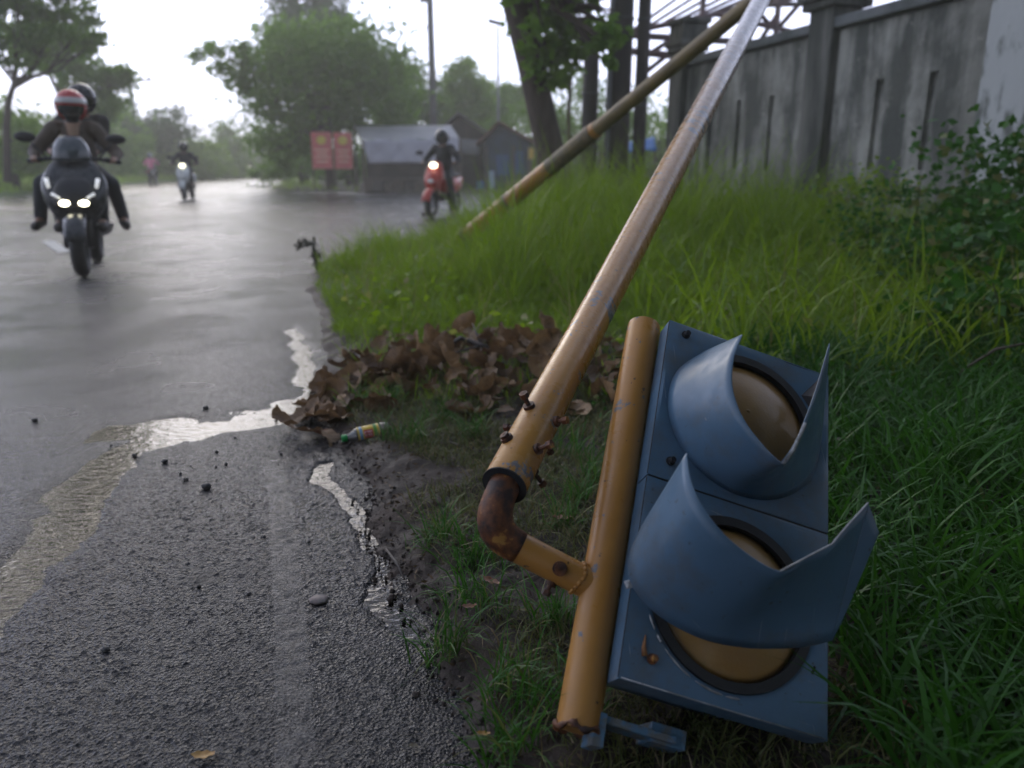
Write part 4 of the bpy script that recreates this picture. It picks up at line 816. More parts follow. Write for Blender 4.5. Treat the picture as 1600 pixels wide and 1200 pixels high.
for i in range(285):
    if i < 205:
        while True:
            x, y = random.gauss(-.16, .36), random.gauss(3.42, .36)
            if -.85 < x < .62 and 2.72 < y < 4.3: break
    else:   # tongue reaching the water and the spill behind the arm
        if i < 245: t = random.random(); x, y = -.45-.45*t+random.gauss(0, .07), 3.25-.30*t+random.gauss(0, .10)
        else: x, y = random.uniform(.15, .7), random.uniform(2.75, 3.5)
    h = pile_h(x, y); z = max(vz(x, y), .0)+.012+h*random.uniform(.1, 1.05); st_ = h > .05
    rot = (random.gauss(0, .45 if not st_ else .75), random.gauss(0, .45 if not st_ else .7), random.uniform(0, 6.28))
    put_leaf(random.randrange(7), x, y, z, rot, random.uniform(.45, 1.15))
for px, py, mi, rot in ((676, 545, 3, (1.25, .2, 2.9)), (690, 555, 1, (1.35, -.3, 3.5)), (665, 560, 6, (1.1, .4, 2.4)), (705, 575, 3, (1.0, .2, 2.0))):
    p = gnd(px, py, .14); put_leaf(mi, p.x, p.y, .14, rot, 1.15)
for px, py, mi, rz in ((445, 668, 4, 1.2), (480, 680, 0, 2.2), (515, 685, 2, .6), (540, 660, 6, 2.9), (500, 655, 3, 4.2)):
    p = gnd(px, py, .015); put_leaf(mi, p.x, p.y, .03, (.25, .3, rz), 1.0)
for px, py, mt, s_, lab in ((320, 1181, YLEAF, .26, 'small yellow leaf lying alone on the wet asphalt'), (505, 680, OLEAF, .5, 'flat orange-brown leaf under the bottle neck'), (770, 910, OLEAF, .3, 'small orange leaf on the mud below the elbow'), (735, 948, OLEAF, .25, 'tiny orange-pink leaf on mud left of the arm stub'), (1430, 1106, OLEAF, .33, 'orange dead leaf in the dark grass at bottom right'), (757, 1147, YLEAF, .16, 'tiny yellow leaf at the foot of a grass tuft'), (1314, 690, pm('pinkish_leaf', (.45, .38, .34), rough=.5), .28, 'pale pinkish leaf in the grass right of the head'), (880, 810, OLEAF, .4, 'brown leaf in the grass inside the elbow bend'), (648, 1168, pm('tan_leaf', (.20, .17, .12), rough=.5), .12, 'tiny tan leaf near the asphalt edge')):
    p = gnd(px, py); onroad = verge_s(np.array([p.x]), np.array([p.y]))[0] < .05; z = .010 if onroad else vz(p.x, p.y)+.035
    p = gnd(px, py, z); tag(put_leaf(random.choice((0, 3)), p.x, p.y, z, (.1, .15, random.uniform(1, 2.2)), s_, 'fallen_leaf', None, mt), lab, 'leaf', 'loose fallen leaves')
TWIG = pm('dead_twig', (.075, .06, .05), (.04, .032, .028), 20, .7, 0, .5, 60)
def twig(pts, r, lab, forks=()):
    m = MB(); m.tube(pts, r, 7)
    for f in forks: m.tube(f, [r[0]*.6, r[0]*.45, r[0]*.25] if len(f) == 3 else r[0]*.5, 6)
    return tag(m.build('twig', TWIG, smooth=True), lab, 'twig', 'dead twigs')
D = lambda px, py, z: gnd(px, py, z)
twig([D(690, 548, .16), D(720, 528, .17), D(752, 540, .16), D(768, 545, .15)], [.012, .012, .014, .010], 'dark forked branch sticking out of the leaf pile', [[D(752, 540, .16), D(745, 522, .2), D(738, 505, .24)], [D(752, 540, .16), D(720, 548, .15), D(698, 556, .14)]])
twig([D(805, 715, .04), D(835, 738, .035), D(870, 765, .03)], [.005, .008, .007], 'short dark stick on the ground beside the arm bolts')
twig([D(700, 690, .05), D(745, 705, .05), D(790, 700, .045)], [.004, .005, .003], 'thin crooked twig left of the arm')
twig([D(603, 858, .02), D(620, 880, .025), D(632, 905, .02)], [.003, .004, .002], 'pale curved twig on the mud edge')
twig([D(548, 548, .1), D(575, 566, .09), D(600, 580, .08)], [.004, .005, .003], 'thin pale twig leaning in the grass above the leaf pile')
# weed stalk standing in the road edge
wb_ = gnd(497, 423); m = MB(); m.tube([wb_, wb_+Vector((-.02, 0, .12)), wb_+Vector((-.03, 0, .24)), wb_+Vector((-.12, 0, .29))], [.02, .022, .018, .01], 7)
rt = tag(empty('withered_weed', wb_), 'withered drooping weed stalk standing at the road edge', 'weed'); MBI = Matrix.Translation(-wb_)
m.build('stalk', pm('withered', (.06, .055, .04), (.035, .035, .028), 20, .8), rt, smooth=True, M=MBI)
P = crown_pts([((-.12, 0, .26), (.07, .05, .05)), ((-.02, 0, .1), (.04, .04, .08)), ((.04, 0, .02), (.1, .06, .03))], 160, .4); V, F, t = leafcloud(P, .06); link('withered_leaves', npmesh('withered_leaves', V, F, t), pm('withered_leaf', (.07, .065, .04), (.04, .045, .025), 20, .7), rt)
# clods along the asphalt edge, grit on the road
def rocks(name, n, posf, r0, r1, mat, lab, zf, pw=3):
    base = MB(); base.ball((0, 0, 0), 1, 7, 5); bv = np.array(base.v); tri = []
    for f in base.f:
        for k in range(1, len(f)-1): tri.append((f[0], f[k], f[k+1]))
    bf = np.array(tri); x, y = posf(n); n = len(x); r_ = r0+(r1-r0)*rng.uniform(0, 1, n)**pw
    V = bv[None]*(1+rng.normal(0, .22, (n, len(bv), 1)))*r_[:, None, None]*rng.uniform(.6, 1.3, (n, 1, 3)); V += np.stack([x, y, zf(x, y)+r_*.3], -1)[:, None]
    F = (bf[None]+(np.arange(n)*len(bv))[:, None, None]).reshape(-1, 3)
    o = link(name, npmesh(name, V.reshape(-1, 3), F), mat, smooth=False); return tag(o, lab, 'ground', kind='stuff')
def edgepos(n):
    x = rng.uniform(-1, .3, n*14); y = rng.uniform(.85, 3.1, n*14); s = verge_s(x, y); k = np.abs(s-.02+rng.normal(0, .03, len(s))) < .025; return x[k][:n], y[k][:n]
rocks('mud_clods', 2600, edgepos, .0012, .0065, MUD, 'dark crumbly clods along the asphalt edge', lambda x, y: np.maximum(verge_z(x, y), .0))
def gritpos(n):
    c = [gnd(*p) for p in ((520, 690), (500, 760), (545, 700))]; x = np.concatenate([rng.uniform(-1.25, -.3, n//2), rng.normal(-.95, .22, n//2)]); y = np.concatenate([rng.uniform(1., 3.2, n//2), rng.normal(2.45, .16, n//2)]); k = verge_s(x, y) < -.05; return x[k], y[k]
rocks('road_grit', 80, gritpos, .0018, .006, pm('black_grit', (.02, .02, .021), (.04, .04, .04), 40, .6), 'loose black grit scattered on the asphalt', road_z)
stones = ((323, 765, .016, 'largest black pebble on the asphalt near the puddle'), (166, 1020, .009, 'black pebble alone at the lower left of the road'), (258, 725, .011, 'dark pebble at the puddle rim'), (210, 712, .010, 'dark pebble just below the puddle reflection'), (55, 660, .012, 'single dark pebble on the smooth lane at far left'), (322, 640, .012, 'dark pebble at the far side of the puddle'))
for px, py, r_, lab in stones:
    p = gnd(px, py); m = MB(); m.ball((0, 0, r_*.45), (r_, r_*.8, r_*.65), 9, 7); m.v = [tuple(c*(1+random.gauss(0, .07)) for c in q) for q in m.v]
    o = m.build('pebble', pm('black_grit', (.02, .02, .021)), smooth=True); o.location = (p.x, p.y, float(road_z(np.array([p.x]), np.array([p.y]))[0])); tag(o, lab, 'pebble', 'pebbles on the road')
p = gnd(499, 942); m = MB(); m.ball((0, 0, .003), (.022, .020, .006), 10, 6); m.v = [tuple(c*(1+random.gauss(0, .08)) for c in q) for q in m.v]; o = m.build('flat_stone', pm('pinkish_stone', (.17, .13, .12), (.12, .11, .11), 60, .6), smooth=True); o.location = (p.x, p.y, .006); tag(o, 'flat pinkish-grey stone beside the worn edge line', 'stone')
# bottle
bp = gnd(534, 686, .03); bd = (gnd(600, 672, .045)-bp).normalized(); bq = bd.to_track_quat('Z', 'Y'); bot = empty('plastic_bottle', bp); bot.rotation_mode = 'QUATERNION'; bot.rotation_quaternion = bq
tag(bot, 'discarded plastic drink bottle with green cap and yellow label by the leaf pile', 'bottle')
def lathe(prof, n=24):
    m = MB(); m.loft([[Vector((r_*math.cos(2*math.pi*k/n), r_*math.sin(2*math.pi*k/n), z)) for k in range(n)] for r_, z in prof]); return m
PET = pm('smoky_plastic', (.10, .10, .09), (.06, .06, .055), 20, .12, spec=.7, coat=.5); PET2 = pm('frosted_bottle_base', (.26, .23, .18), (.16, .14, .11), 30, .35)
lathe(((.011, .012), (.0115, .022), (.018, .034), (.026, .048), (.0285, .056))).build('bottle_neck', PET, bot, smooth=True)
lathe(((.0125, 0), (.0135, .003), (.0135, .017), (.0128, .019))).build('cap', pm('green_cap', (.01, .26, .06), rough=.35), bot, auto=40)
for nm, z0, z1, rr, c in (('label_yellow_edge', .055, .062, .0292, (.55, .40, .08)), ('label_blue_band', .062, .073, .0291, (.20, .34, .48)), ('label_yellow_field', .073, .112, .0292, (.62, .42, .03)), ('label_green_band', .112, .124, .0293, (.10, .30, .05)), ('label_end', .124, .132, .0292, (.62, .45, .05))):
    lathe(((rr-.0004, z0), (rr, z0+.0004), (rr, z1-.0004), (rr-.0004, z1))).build(nm, pm(nm, c, tuple(x*.8 for x in c), 60, .35), bot, smooth=True)
lathe(((.0285, .132), (.029, .145), (.0275, .160), (.025, .168), (.018, .166))).build('bottle_base', PET2, bot, smooth=True)
tocam = bq.inverted() @ (Vector(_C)-bp); ca = math.atan2(tocam.y, tocam.x)
def on_label(m, a0, a1, z0, z1, rr=.0297, k=5):
    m.loft([[Vector((rr*math.cos(a0+(a1-a0)*i/k), rr*math.sin(a0+(a1-a0)*i/k), z)) for i in range(k+1)] for z in (z0, z1)], cap=False, closed=False)
m = MB(); on_label(m, ca-.5, ca+.55, .076, .108); m.build('label_red_patch', pm('label_red', (.42, .05, .06), rough=.4), bot, smooth=True)
m = MB()
for z in (.080, .087, .094, .101): on_label(m, ca-.30, ca-.20+random.uniform(0, .1), z-.002, z+.0035, .0300, 2); on_label(m, ca+.05, ca+.33, z-.0012, z+.001, .0300, 3); on_label(m, ca-.3, ca+.3, z-.0026, z-.0012, .0300, 3)
m.build('label_lettering', pm('label_pink', (.62, .36, .40), rough=.4), bot, smooth=True)

# ================================================================== stalls, banners, poles across the side road
def local(root): return Matrix.Translation(-Vector(root.location))
def quadsheet(m, P, nx=10, ny=6, sag=0., ripple=0.):
    a, b, c, d = [Vector(p) for p in P]; nrm = (b-a).cross(d-a).normalized(); rows = []
    for j in range(ny+1):
        v = j/ny; rows.append([(a.lerp(b, i/nx)).lerp(d.lerp(c, i/nx), v)+nrm*(ripple*math.sin(i*1.7+v*2)*math.sin(j*.9+1))+Vector((0, 0, -sag*math.sin(math.pi*i/nx)*math.sin(math.pi*v))) for i in range(nx+1)])
    m.loft(rows, cap=False, closed=False)
WOOD = pm('old_wood', (.12, .085, .06), (.07, .05, .04), 6, .8, 0, .4, 20)
TARP = pm('grey_white_tarp', (.78, .77, .77), (.66, .65, .65), 2, .55); TARP2 = pm('white_sheet', (.80, .80, .85), (.72, .72, .78), 1.5, .55)
for mt_ in (TARP, TARP2):
    t = mt_.node_tree; b_ = [n for n in t.nodes if n.type == 'BSDF_PRINCIPLED'][0]; o_ = [n for n in t.nodes if n.type == 'OUTPUT_MATERIAL'][0]
    tr = N(t, 'ShaderNodeBsdfTranslucent'); tr.inputs[0].default_value = (.8, .8, .86, 1); ms = N(t, 'ShaderNodeMixShader'); ms.inputs[0].default_value = .55
    t.links.new(b_.outputs[0], ms.inputs[1]); t.links.new(tr.outputs[0], ms.inputs[2]); t.links.new(ms.outputs[0], o_.inputs[0])
Ys = 31.0; s0 = atY(565, 298, Ys); st1 = empty('food_stall', (atY(640, 298, Ys).x, Ys, 0)); tag(st1, 'roadside stall under a pale tarp roof with a white front sheet', 'stall'); LI = local(st1)
fl, fr_ = atY(566, 218, Ys-.4), atY(718, 216, Ys-.4); bl_, br_ = atY(553, 197, Ys+1.6), atY(704, 196, Ys+1.6)
m = MB(); quadsheet(m, (fl, fr_, br_, bl_), 14, 6, .06, .03); m.build('tarp_roof', TARP, st1, smooth=True, M=LI, solid=.02)
m = MB(); quadsheet(m, (fl+Vector((.02, -.02, -.02)), fr_+Vector((-.02, -.02, -.02)), atY(716, 254, Ys-.35), atY(575, 255, Ys-.35)), 16, 8, .0, .07); m.build('hanging_sheet', TARP2, st1, smooth=True, M=LI, solid=.02)
for p in (fl, fr_, bl_, br_): m = MB(); m.tube([(p.x, p.y+.05, 0), (p.x, p.y+.05, p.z-.03)], .045, 8); m.build('pole', WOOD, st1, smooth=True, M=LI)
m = MB(); c = atY(640, 282, Ys); m.box((c.x, Ys+.3, .45), (3.4, .9, .1)); m.box((c.x-.8, Ys+.2, .22), (1.2, .6, .42)); m.box((c.x+1, Ys+.3, .2), (.9, .6, .4)); m.build('counter', pm('dark_counter', (.05, .04, .035), (.10, .08, .06), 4, .8), st1, M=LI, bevel=.02)
for k in range(9):
    p = atY(575+k*16, 287, Ys-.9); m = MB(); h_ = random.uniform(.25, .5); m.box((0, 0, h_/2), (random.uniform(.25, .4), .3, h_)); o = m.build('crate', pm('crate_%d' % (k % 3), ((.13, .10, .075), (.09, .085, .08), (.17, .14, .10))[k % 3], (.06, .05, .04), 8, .8), bevel=.02); o.location = (p.x, Ys-.75+random.uniform(-.1, .1), .05); tag(o, ('leftmost of the crates', 'second crate from the left', 'third crate from the left', 'fourth crate from the left', 'middle crate of nine', 'fourth crate from the right', 'third crate from the right', 'second crate from the right', 'rightmost of the crates')[k]+' in the row before the tarp stall', 'crate', 'crates before the stall')
    m2 = MB(); m2.box((0, -.16, h_*.6), (.2, .02, .05)); m2.build('slat', WOOD, o)
m = MB(); m.box((c.x, Ys+1.75, .75), (3.9, .06, 1.4)); m.build('plank_board', pm('dark_board', (.06, .05, .045), (.10, .085, .07), 2, .9), st1, M=LI)
# banners
RED = pm('faded_red_banner', (.75, .16, .15), (.62, .19, .17), 3, .6); BTXT = pm('banner_print', (.75, .58, .12), rough=.6)
for i, (x0, x1, y0, y1, lab) in enumerate(((489, 517, 206, 264, 'left one of two red banners under the broad tree'), (524, 549, 207, 264, 'right one of two red banners, nearer the tarp stall'))):
    Yb_ = 32; a, b = atY(x0, y1, Yb_), atY(x1, y0, Yb_); root = tag(empty('banner', (a.x, Yb_, 0)), lab, 'banner', 'red banners'); LI = local(root)
    m = MB(); m.box(((a.x+b.x)/2, Yb_, (a.z+b.z)/2), (b.x-a.x, .03, b.z-a.z)); m.build('panel', RED, root, M=LI)
    for xx in (a.x, b.x): m = MB(); m.tube([(xx, Yb_+.04, 0), (xx, Yb_+.04, b.z)], .03, 6); m.build('pole', WOOD, root, M=LI)
    m = MB(); zc = b.z-.22*(b.z-a.z); m.ball(((a.x+b.x)/2, Yb_-.02, zc), (.19, .012, .17), 12, 6); m.build('emblem', BTXT, root, M=LI)
    m = MB()
    for r_, wd in ((.48, .7), (.58, .55), (.68, .75), (.80, .6)): m.box(((a.x+b.x)/2, Yb_-.02, b.z-r_*(b.z-a.z)), ((b.x-a.x)*wd, .012, .055))
    m.build('text_lines', pm('banner_lettering', (.85, .55, .40), rough=.6), root, M=LI)
# brown shack and blue-fronted shack
def shack(name, x0, x1, Y, yeave, yridge, xr, wallm, roofm, lab, depth=3.):
    a, b = atY(x0, 290, Y), atY(x1, 290, Y); ze = atY(x0, yeave, Y).z; zr = atY(x0, yridge, Y).z; xrp = atY(xr, 200, Y).x; root = tag(empty(name, ((a.x+b.x)/2, Y, 0)), lab, 'shack'); LI = local(root)
    m = MB(); m.prism([Vector((a.x, Y, 0)), Vector((b.x, Y, 0)), Vector((b.x, Y, ze-.05)), Vector((xrp, Y, zr-.08)), Vector((a.x, Y, ze-.05))], (0, depth, 0)); m.build('wall', wallm, root, M=LI)
    for (p, q) in (((a.x-.3, ze-.12), (xrp, zr)), ((b.x+.3, ze-.12), (xrp, zr))):
        m = MB(); m.prism([Vector((p[0], Y-.5, p[1])), Vector((q[0], Y-.5, q[1])), Vector((q[0], Y-.5, q[1]+.06)), Vector((p[0], Y-.5, p[1]+.06))], (0, depth+.8, 0)); m.build('roof_slope', roofm, root, M=LI)
    return root, LI, a, b
BRW = pm('brown_board', (.085, .065, .055), (.05, .042, .04), 3, .85); TIN = pm('rusty_tin', (.13, .11, .10), (.20, .18, .17), 2, .6)
rt, LI, a, b = shack('brown_shack', 690, 765, 34.5, 212, 178, 716, BRW, TIN, 'brown shack with rusty gable roof right of the tarp stall')
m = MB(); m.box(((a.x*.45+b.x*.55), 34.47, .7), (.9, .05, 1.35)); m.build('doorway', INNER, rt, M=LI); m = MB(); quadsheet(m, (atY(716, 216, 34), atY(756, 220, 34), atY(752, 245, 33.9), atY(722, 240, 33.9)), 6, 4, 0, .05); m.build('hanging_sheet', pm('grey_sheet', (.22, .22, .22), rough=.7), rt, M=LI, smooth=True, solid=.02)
rt, LI, a, b = shack('blue_shack', 757, 828, 33, 222, 192, 780, pm('blue_board', (.035, .07, .11), (.02, .035, .05), 2, .7), pm('red_tin', (.28, .11, .075), (.18, .09, .07), 2, .6), 'small shack with reddish roof and dark blue front')
m = MB(); m.box((a.x+.75, 32.95, 1.0), (.5, .06, .8)); m.build('window_hatch', pm('blue_paint', (.03, .09, .22), rough=.6), rt, M=LI); m = MB(); m.box((b.x-.45, 32.95, 1.1), (.35, .06, .9)); m.build('blue_panel', pm('blue_paint', (.03, .09, .22)), rt, M=LI)
for xx in (a.x+.1, a.x+1.2, b.x-.05): m = MB(); m.tube([(xx, 32.6, 0), (xx, 32.6, 1.75)], .05, 7); m.build('porch_post', WOOD, rt, M=LI)
for px, py, c, s_, lab in ((768, 282, (.35, .45, .55), (.22, .22, .75), 'pale blue drum before the blue shack'), (750, 268, (.05, .15, .40), (.28, .28, .35), 'blue plastic container beside the brown shack'), (800, 288, (.20, .15, .12), (.55, .4, .35), 'brown box on the ground before the blue shack'), (830, 240, (.60, .42, .06), (.22, .1, .4), 'small yellow sign panel at the blue shack corner'), (815, 285, (.13, .12, .11), (.5, .4, .4), 'dark bin under the blue shack eave')):
    p = atY(px, py, 32); m = MB(); m.prism([Vector((s_[0]/2*math.cos(k*math.pi/6), s_[1]/2*math.sin(k*math.pi/6), 0)) for k in range(12)], (0, 0, s_[2])); m.ring((0, 0, s_[2]*.8), (0, 0, 1), s_[0]*.53, s_[0]*.4, .04, 12)
    o = m.build('container' if 'panel' not in lab else 'sign', pm('c_'+lab[:12].replace(' ', '_'), c, rough=.6)); o.location = (p.x, 31.9, .03 if 'panel' not in lab else p.z-.2); tag(o, lab, 'container' if 'panel' not in lab else 'sign')
    if 'panel' in lab: m = MB(); m.tube([(0, 0, 0), (0, 0, -(p.z-.2))], .02, 6); m.build('leg', WOOD, o)
p = atY(1012, 228, 20); root = tag(empty('blue_awning', (p.x, 20, 0)), 'blue tarp awning seen between the slim post and the wall end', 'awning'); LI = local(root)
m = MB(); quadsheet(m, (atY(975, 222, 19.5), atY(1022, 214, 19.5), atY(1026, 234, 19), atY(978, 238, 19)), 6, 4, .03, .03); m.build('awning_sheet', pm('bright_blue_tarp', (.03, .13, .36), rough=.5), root, M=LI, smooth=True, solid=.02)
for x in (978, 1024): q = atY(x, 232, 19.2); m = MB(); m.tube([(q.x, 19.2, 0), (q.x, 19.2, q.z)], .03, 6); m.build('pole', WOOD, root, M=LI)
m = MB(); q = atY(1010, 262, 19.6); m.box((q.x, 19.6, .45), (1.2, .5, .5)); m.build('bench', WOOD, root, M=LI)
# utility pole, cables, lamp
CONC = pm('grey_concrete', (.17, .17, .165), (.11, .11, .11), 4, .8); q = atY(680, 295, 36)
up = tag(empty('utility_pole', (q.x, 36, 0)), 'tall grey utility pole behind the white tarp stall', 'utility pole'); m = MB(); m.tube([(0, 0, 0), (.0, 0, 5), (-.05, 0, 12)], [.17, .15, .12], 12); m.build('shaft', CONC, up, smooth=True)
m = MB(); m.box((-.25, -.1, 7.95), (.35, .3, .6)); m.build('transformer_box', pm('grey_box', (.16, .17, .18), rough=.6), up, bevel=.02); m = MB(); m.box((0, -.05, 11.2), (2.2, .1, .12)); m.build('crossarm', CONC, up)
WIRE = pm('black_cable', (.02, .02, .022), rough=.6)
for i, (a, b, lab) in enumerate((((668, -10), (560, 130), 'lower power cable sloping left from the utility pole'), ((655, -20), (575, 60), 'upper power cable sloping left from the utility pole'), ((600, -20), (560, 40), 'short steep cable above the broad tree'), ((674, 20), (640, 100), 'thin service wire beside the utility pole'))):
    m = MB(); A, B_ = atY(*a, 36), atY(*b, 44); m.tube([A.lerp(B_, t)+Vector((0, 0, -.25*math.sin(math.pi*t))) for t in np.linspace(0, 1, 8)], .022, 5); tag(m.build('power_cable', WIRE, smooth=True), lab, 'cable', 'power cables')
q = atY(779, 290, 34); lp = tag(empty('street_lamp', (q.x, 34, 0)), 'slim street lamp with flat head left of the leaning trunk', 'street lamp'); zt = atY(779, 42, 34).z; m = MB(); m.tube([(0, 0, 0), (0, 0, zt)], [.06, .045], 8); m.build('shaft', pm('lamp_grey', (.22, .23, .24), rough=.5), lp, smooth=True)
m = MB(); m.box((-.05, -.2, zt+.12), (.7, .3, .12), Euler((0, .25, 0))); m.build('lamp_head', pm('lamp_dark', (.05, .05, .05), rough=.5), lp, bevel=.03)
q = atY(219, 262, 62); up2 = tag(empty('power_pole', (q.x, 62, 0)), 'distant thin power pole with crossarm above the bank bushes', 'utility pole'); zt = atY(219, 98, 62).z; m = MB(); m.tube([(0, 0, 0), (0, 0, zt)], .13, 8); m.build('shaft', CONC, up2, smooth=True); m = MB(); m.box((.6, 0, zt-1.2), (2.2, .12, .14)); m.build('crossarm', CONC, up2)
for x_ in (.9, 1.5): m = MB(); m.tube([(x_, 0, zt-1.1), (x_, 0, zt-.8)], .06, 6); m.build('insulator', CONC, up2)

# ================================================================== scooters and riders
def torus(m, c, R_, r_, axis='x', n=28, k=10, sq=1.):
    c = Vector(c); rings = []
    for i in range(n+1):
        a = 2*math.pi*i/n; d = Vector((0, math.cos(a), math.sin(a)))
        rings.append([c+d*(R_+r_*math.cos(2*math.pi*j/k))+Vector((1, 0, 0))*r_*sq*math.sin(2*math.pi*j/k) for j in range(k)])
    m.loft(rings, cap=False)
def sph_patch(c, r, az0, az1, el0, el1, n=10, k=8):
    m = MB(); c = Vector(c); m.loft([[c+Vector((r[0]*math.cos(e)*math.sin(a), r[1]*math.cos(e)*math.cos(a), r[2]*math.sin(e))) for a in np.linspace(R(az0), R(az1), n+1)] for e in np.linspace(R(el0), R(el1), k+1)], cap=False, closed=False); return m
def ell(hw, yf, yb, z, n=14, p=2.4):
    """superellipse ring at height z, from yb to yf"""
    out = []
    for k in range(n):
        a = 2*math.pi*k/n; c, s = math.cos(a), math.sin(a); out.append(Vector((hw*math.copysign(abs(c)**(2/p), c), (yf+yb)/2+(yf-yb)/2*math.copysign(abs(s)**(2/p), s), z)))
    return out
PLB = pm('black_plastic', (.014, .014, .016), rough=.4); CHR = pm('dull_alloy', (.45, .45, .46), rough=.35, metallic=.8)
def scooter(name, loc, heading, body, label, front_lit=True, tail=None, big=True, group='motor scooters on the road'):
    rz = math.atan2(heading[1], heading[0])-math.pi/2
    s = tag(empty(name, loc, rz), label, 'scooter', group); B = body
    for nm, y in (('wheel', .66), ('wheel', -.62)):
        m = MB(); torus(m, (0, y, .262), .205, .058, sq=1.05); wh = m.build(nm, RUBBER, s, smooth=True)
        m = MB(); m.tube([(-.03, y, .262), (.03, y, .262)], .05, 12); torus(m, (0, y, .262), .15, .02, k=6)
        for k in range(5): a = 2*math.pi*k/5; m.tube([(0, y, .262), (0, y+.15*math.cos(a), .262+.15*math.sin(a))], .016, 6)
        m.build('rim', CHR, wh, smooth=True)
    m = MB(); m.loft([[Vector((sx*.085*q, .66+.30*math.cos(a), .262+.30*math.sin(a)-(.03 if abs(sx) == 1 else 0))) for sx, q in ((-1, 1), (-.5, 1), (0, 1), (.5, 1), (1, 1))] for a in np.linspace(R(15), R(165), 12)], cap=False, closed=False); m.build('fender', B, s, smooth=True, solid=.012)
    for sx in (-1, 1): m = MB(); m.tube([(sx*.095, .665, .262), (sx*.09, .57, .52), (sx*.06, .46, .80)], .028, 9); m.build('fork', PLB, s, smooth=True)
    k_ = 1.14 if big else .8
    # front shield: stacked sections narrowing downwards
    m = MB(); m.loft([ell(.09*k_, .56, .44, .40), ell(.15*k_, .62, .42, .50), ell(.215*k_, .66, .40, .62), ell(.245*k_, .62, .36, .74), ell(.235*k_, .55, .33, .86), ell(.17*k_, .47, .30, .97), ell(.12*k_, .42, .29, 1.04)]); m.build('leg_shield', B, s, smooth=True, sub=1)
    m = MB(); m.loft([ell(.15*k_, .665, .5, .56), ell(.16*k_, .69, .5, .66), ell(.15*k_, .645, .5, .78), ell(.10*k_, .56, .44, .88)]); m.build('nose', PLB if big else B, s, smooth=True, sub=1)
    if big:
        m = sph_patch((0, .36, 1.0), (.17, .16, .24), -70, 70, 0, 62); m.build('windscreen', pm('smoked_screen', (.05, .06, .07), rough=.12, coat=.5), s, smooth=True, solid=.006)
        for sx in (-1, 1):
            m = MB(); m.ball((sx*.075, .675, .645), (.042, .03, .025), 12, 8); m.build('headlight', pm('lit_headlight', (.9, .9, .8), emit=((1, .93, .68), 7.)) if front_lit else CHR, s, smooth=True)
            m = MB(); m.tube([(sx*.20, .60, .85), (sx*.185, .635, .775)], [.018, .014], 8); m.build('running_light', pm('white_running_light', (.75, .78, .8), rough=.3, emit=((1, 1, 1), .35)), s, smooth=True)
            m = MB(); m.tube([(sx*.165, .655, .725), (sx*.105, .685, .69)], [.013, .009], 8); m.build('light_strip', pm('white_running_light', (.75, .78, .8)), s, smooth=True)
    else:
        m = MB(); m.ball((0, .50, .97), (.085, .05, .055), 12, 8); m.build('headlight', pm('lit_round_headlight', (.9, .9, .8), emit=((1, .92, .65), 3.)) if front_lit else CHR, s, smooth=True)
        m = MB(); m.ball((0, .655, .68), (.07, .03, .045), 10, 7); m.build('badge_light', pm('cream_panel', (.75, .74, .68), rough=.3), s, smooth=True)
        m = MB(); m.loft([ell(.12, .50, .30, .90), ell(.15, .53, .28, .97), ell(.10, .44, .28, 1.05)]); m.build('handlebar_cowl', B, s, smooth=True, sub=1)
    # floor, side panels, seat, tail
    m = MB(); m.loft([[Vector((x, y, z)) for x, z in ((-.17*q, .33), (.17*q, .33), (.2*q, .44), (-.2*q, .44))] for y, q in ((.45, .8), (.1, 1.2), (-.15, 1.2), (-.3, .9))]); m.build('footboard', PLB, s, bevel=.02)
    m = MB(); m.loft([ell(.16, .0, -.55, .42), ell(.20, .05, -.80, .56), ell(.19, .08, -.92, .68), ell(.15, .05, -.95, .76)]); m.build('tail_fairing', B, s, smooth=True, sub=1)
    m = MB(); m.loft([ell(.13, .10, -.80, .74), ell(.165, .12, -.84, .79), ell(.15, .08, -.80, .83)]); m.build('seat', pm('black_seat', (.02, .02, .022), rough=.6), s, smooth=True, sub=1)
    m = MB(); m.ball((0, -.93, .70), (.09, .04, .05), 10, 7); m.build('tail_light', tail or pm('red_tail', (.35, .03, .02), rough=.3), s, smooth=True)
    m = MB(); m.tube([(.16, -.25, .30), (.19, -.55, .34), (.20, -.92, .44)], [.03, .055, .06], 12); m.build('exhaust', PLB, s, smooth=True)
    m = MB(); m.tube([(-.36, .22, 1.0), (-.2, .31, 1.02), (.2, .31, 1.02), (.36, .22, 1.0)], .018, 8); hb = m.build('handlebar', PLB, s, smooth=True)
    for sx in (-1, 1):
        m = MB(); m.tube([(sx*.25, .285, 1.015), (sx*.37, .215, .998)], .022, 8); m.build('grip', RUBBER, hb, smooth=True)
        m = MB(); m.tube([(sx*.2, .31, 1.02), (sx*.29, .33, 1.12), (sx*.33, .31, 1.17)], .009, 6); m.ball((sx*.36, .30, 1.20), (.085, .02, .045), 12, 8); m.build('mirror', PLB, s, smooth=True)
    return s
def capsule(m, a, b, ra, rb_, n=12):
    a, b = Vector(a), Vector(b); m.tube([a, a.lerp(b, .5), b], [ra, (ra+rb_)/2, rb_], n); m.ball(a, ra*.999, n, 8); m.ball(b, rb_*.999, n, 8)
def blob(name, caps, mat, parent=None, voxel=.011, M=None):
    m = MB()
    for c in caps:
        if len(c) == 4: capsule(m, *c)
        else: m.ball(c[0], c[1], 14, 10)
    o = m.build(name, mat, parent, smooth=True, M=M); md = o.modifiers.new('skin', 'REMESH'); md.mode = 'VOXEL'; md.voxel_size = voxel; md.use_smooth_shade = True
    sm_ = o.modifiers.new('relax', 'SMOOTH'); sm_.factor = .5; sm_.iterations = 4
    return o
SKIN = pm('skin', (.30, .17, .11), (.26, .14, .09), 9, .5)
SHOE = pm('dark_shoe', (.03, .025, .022), rough=.6)
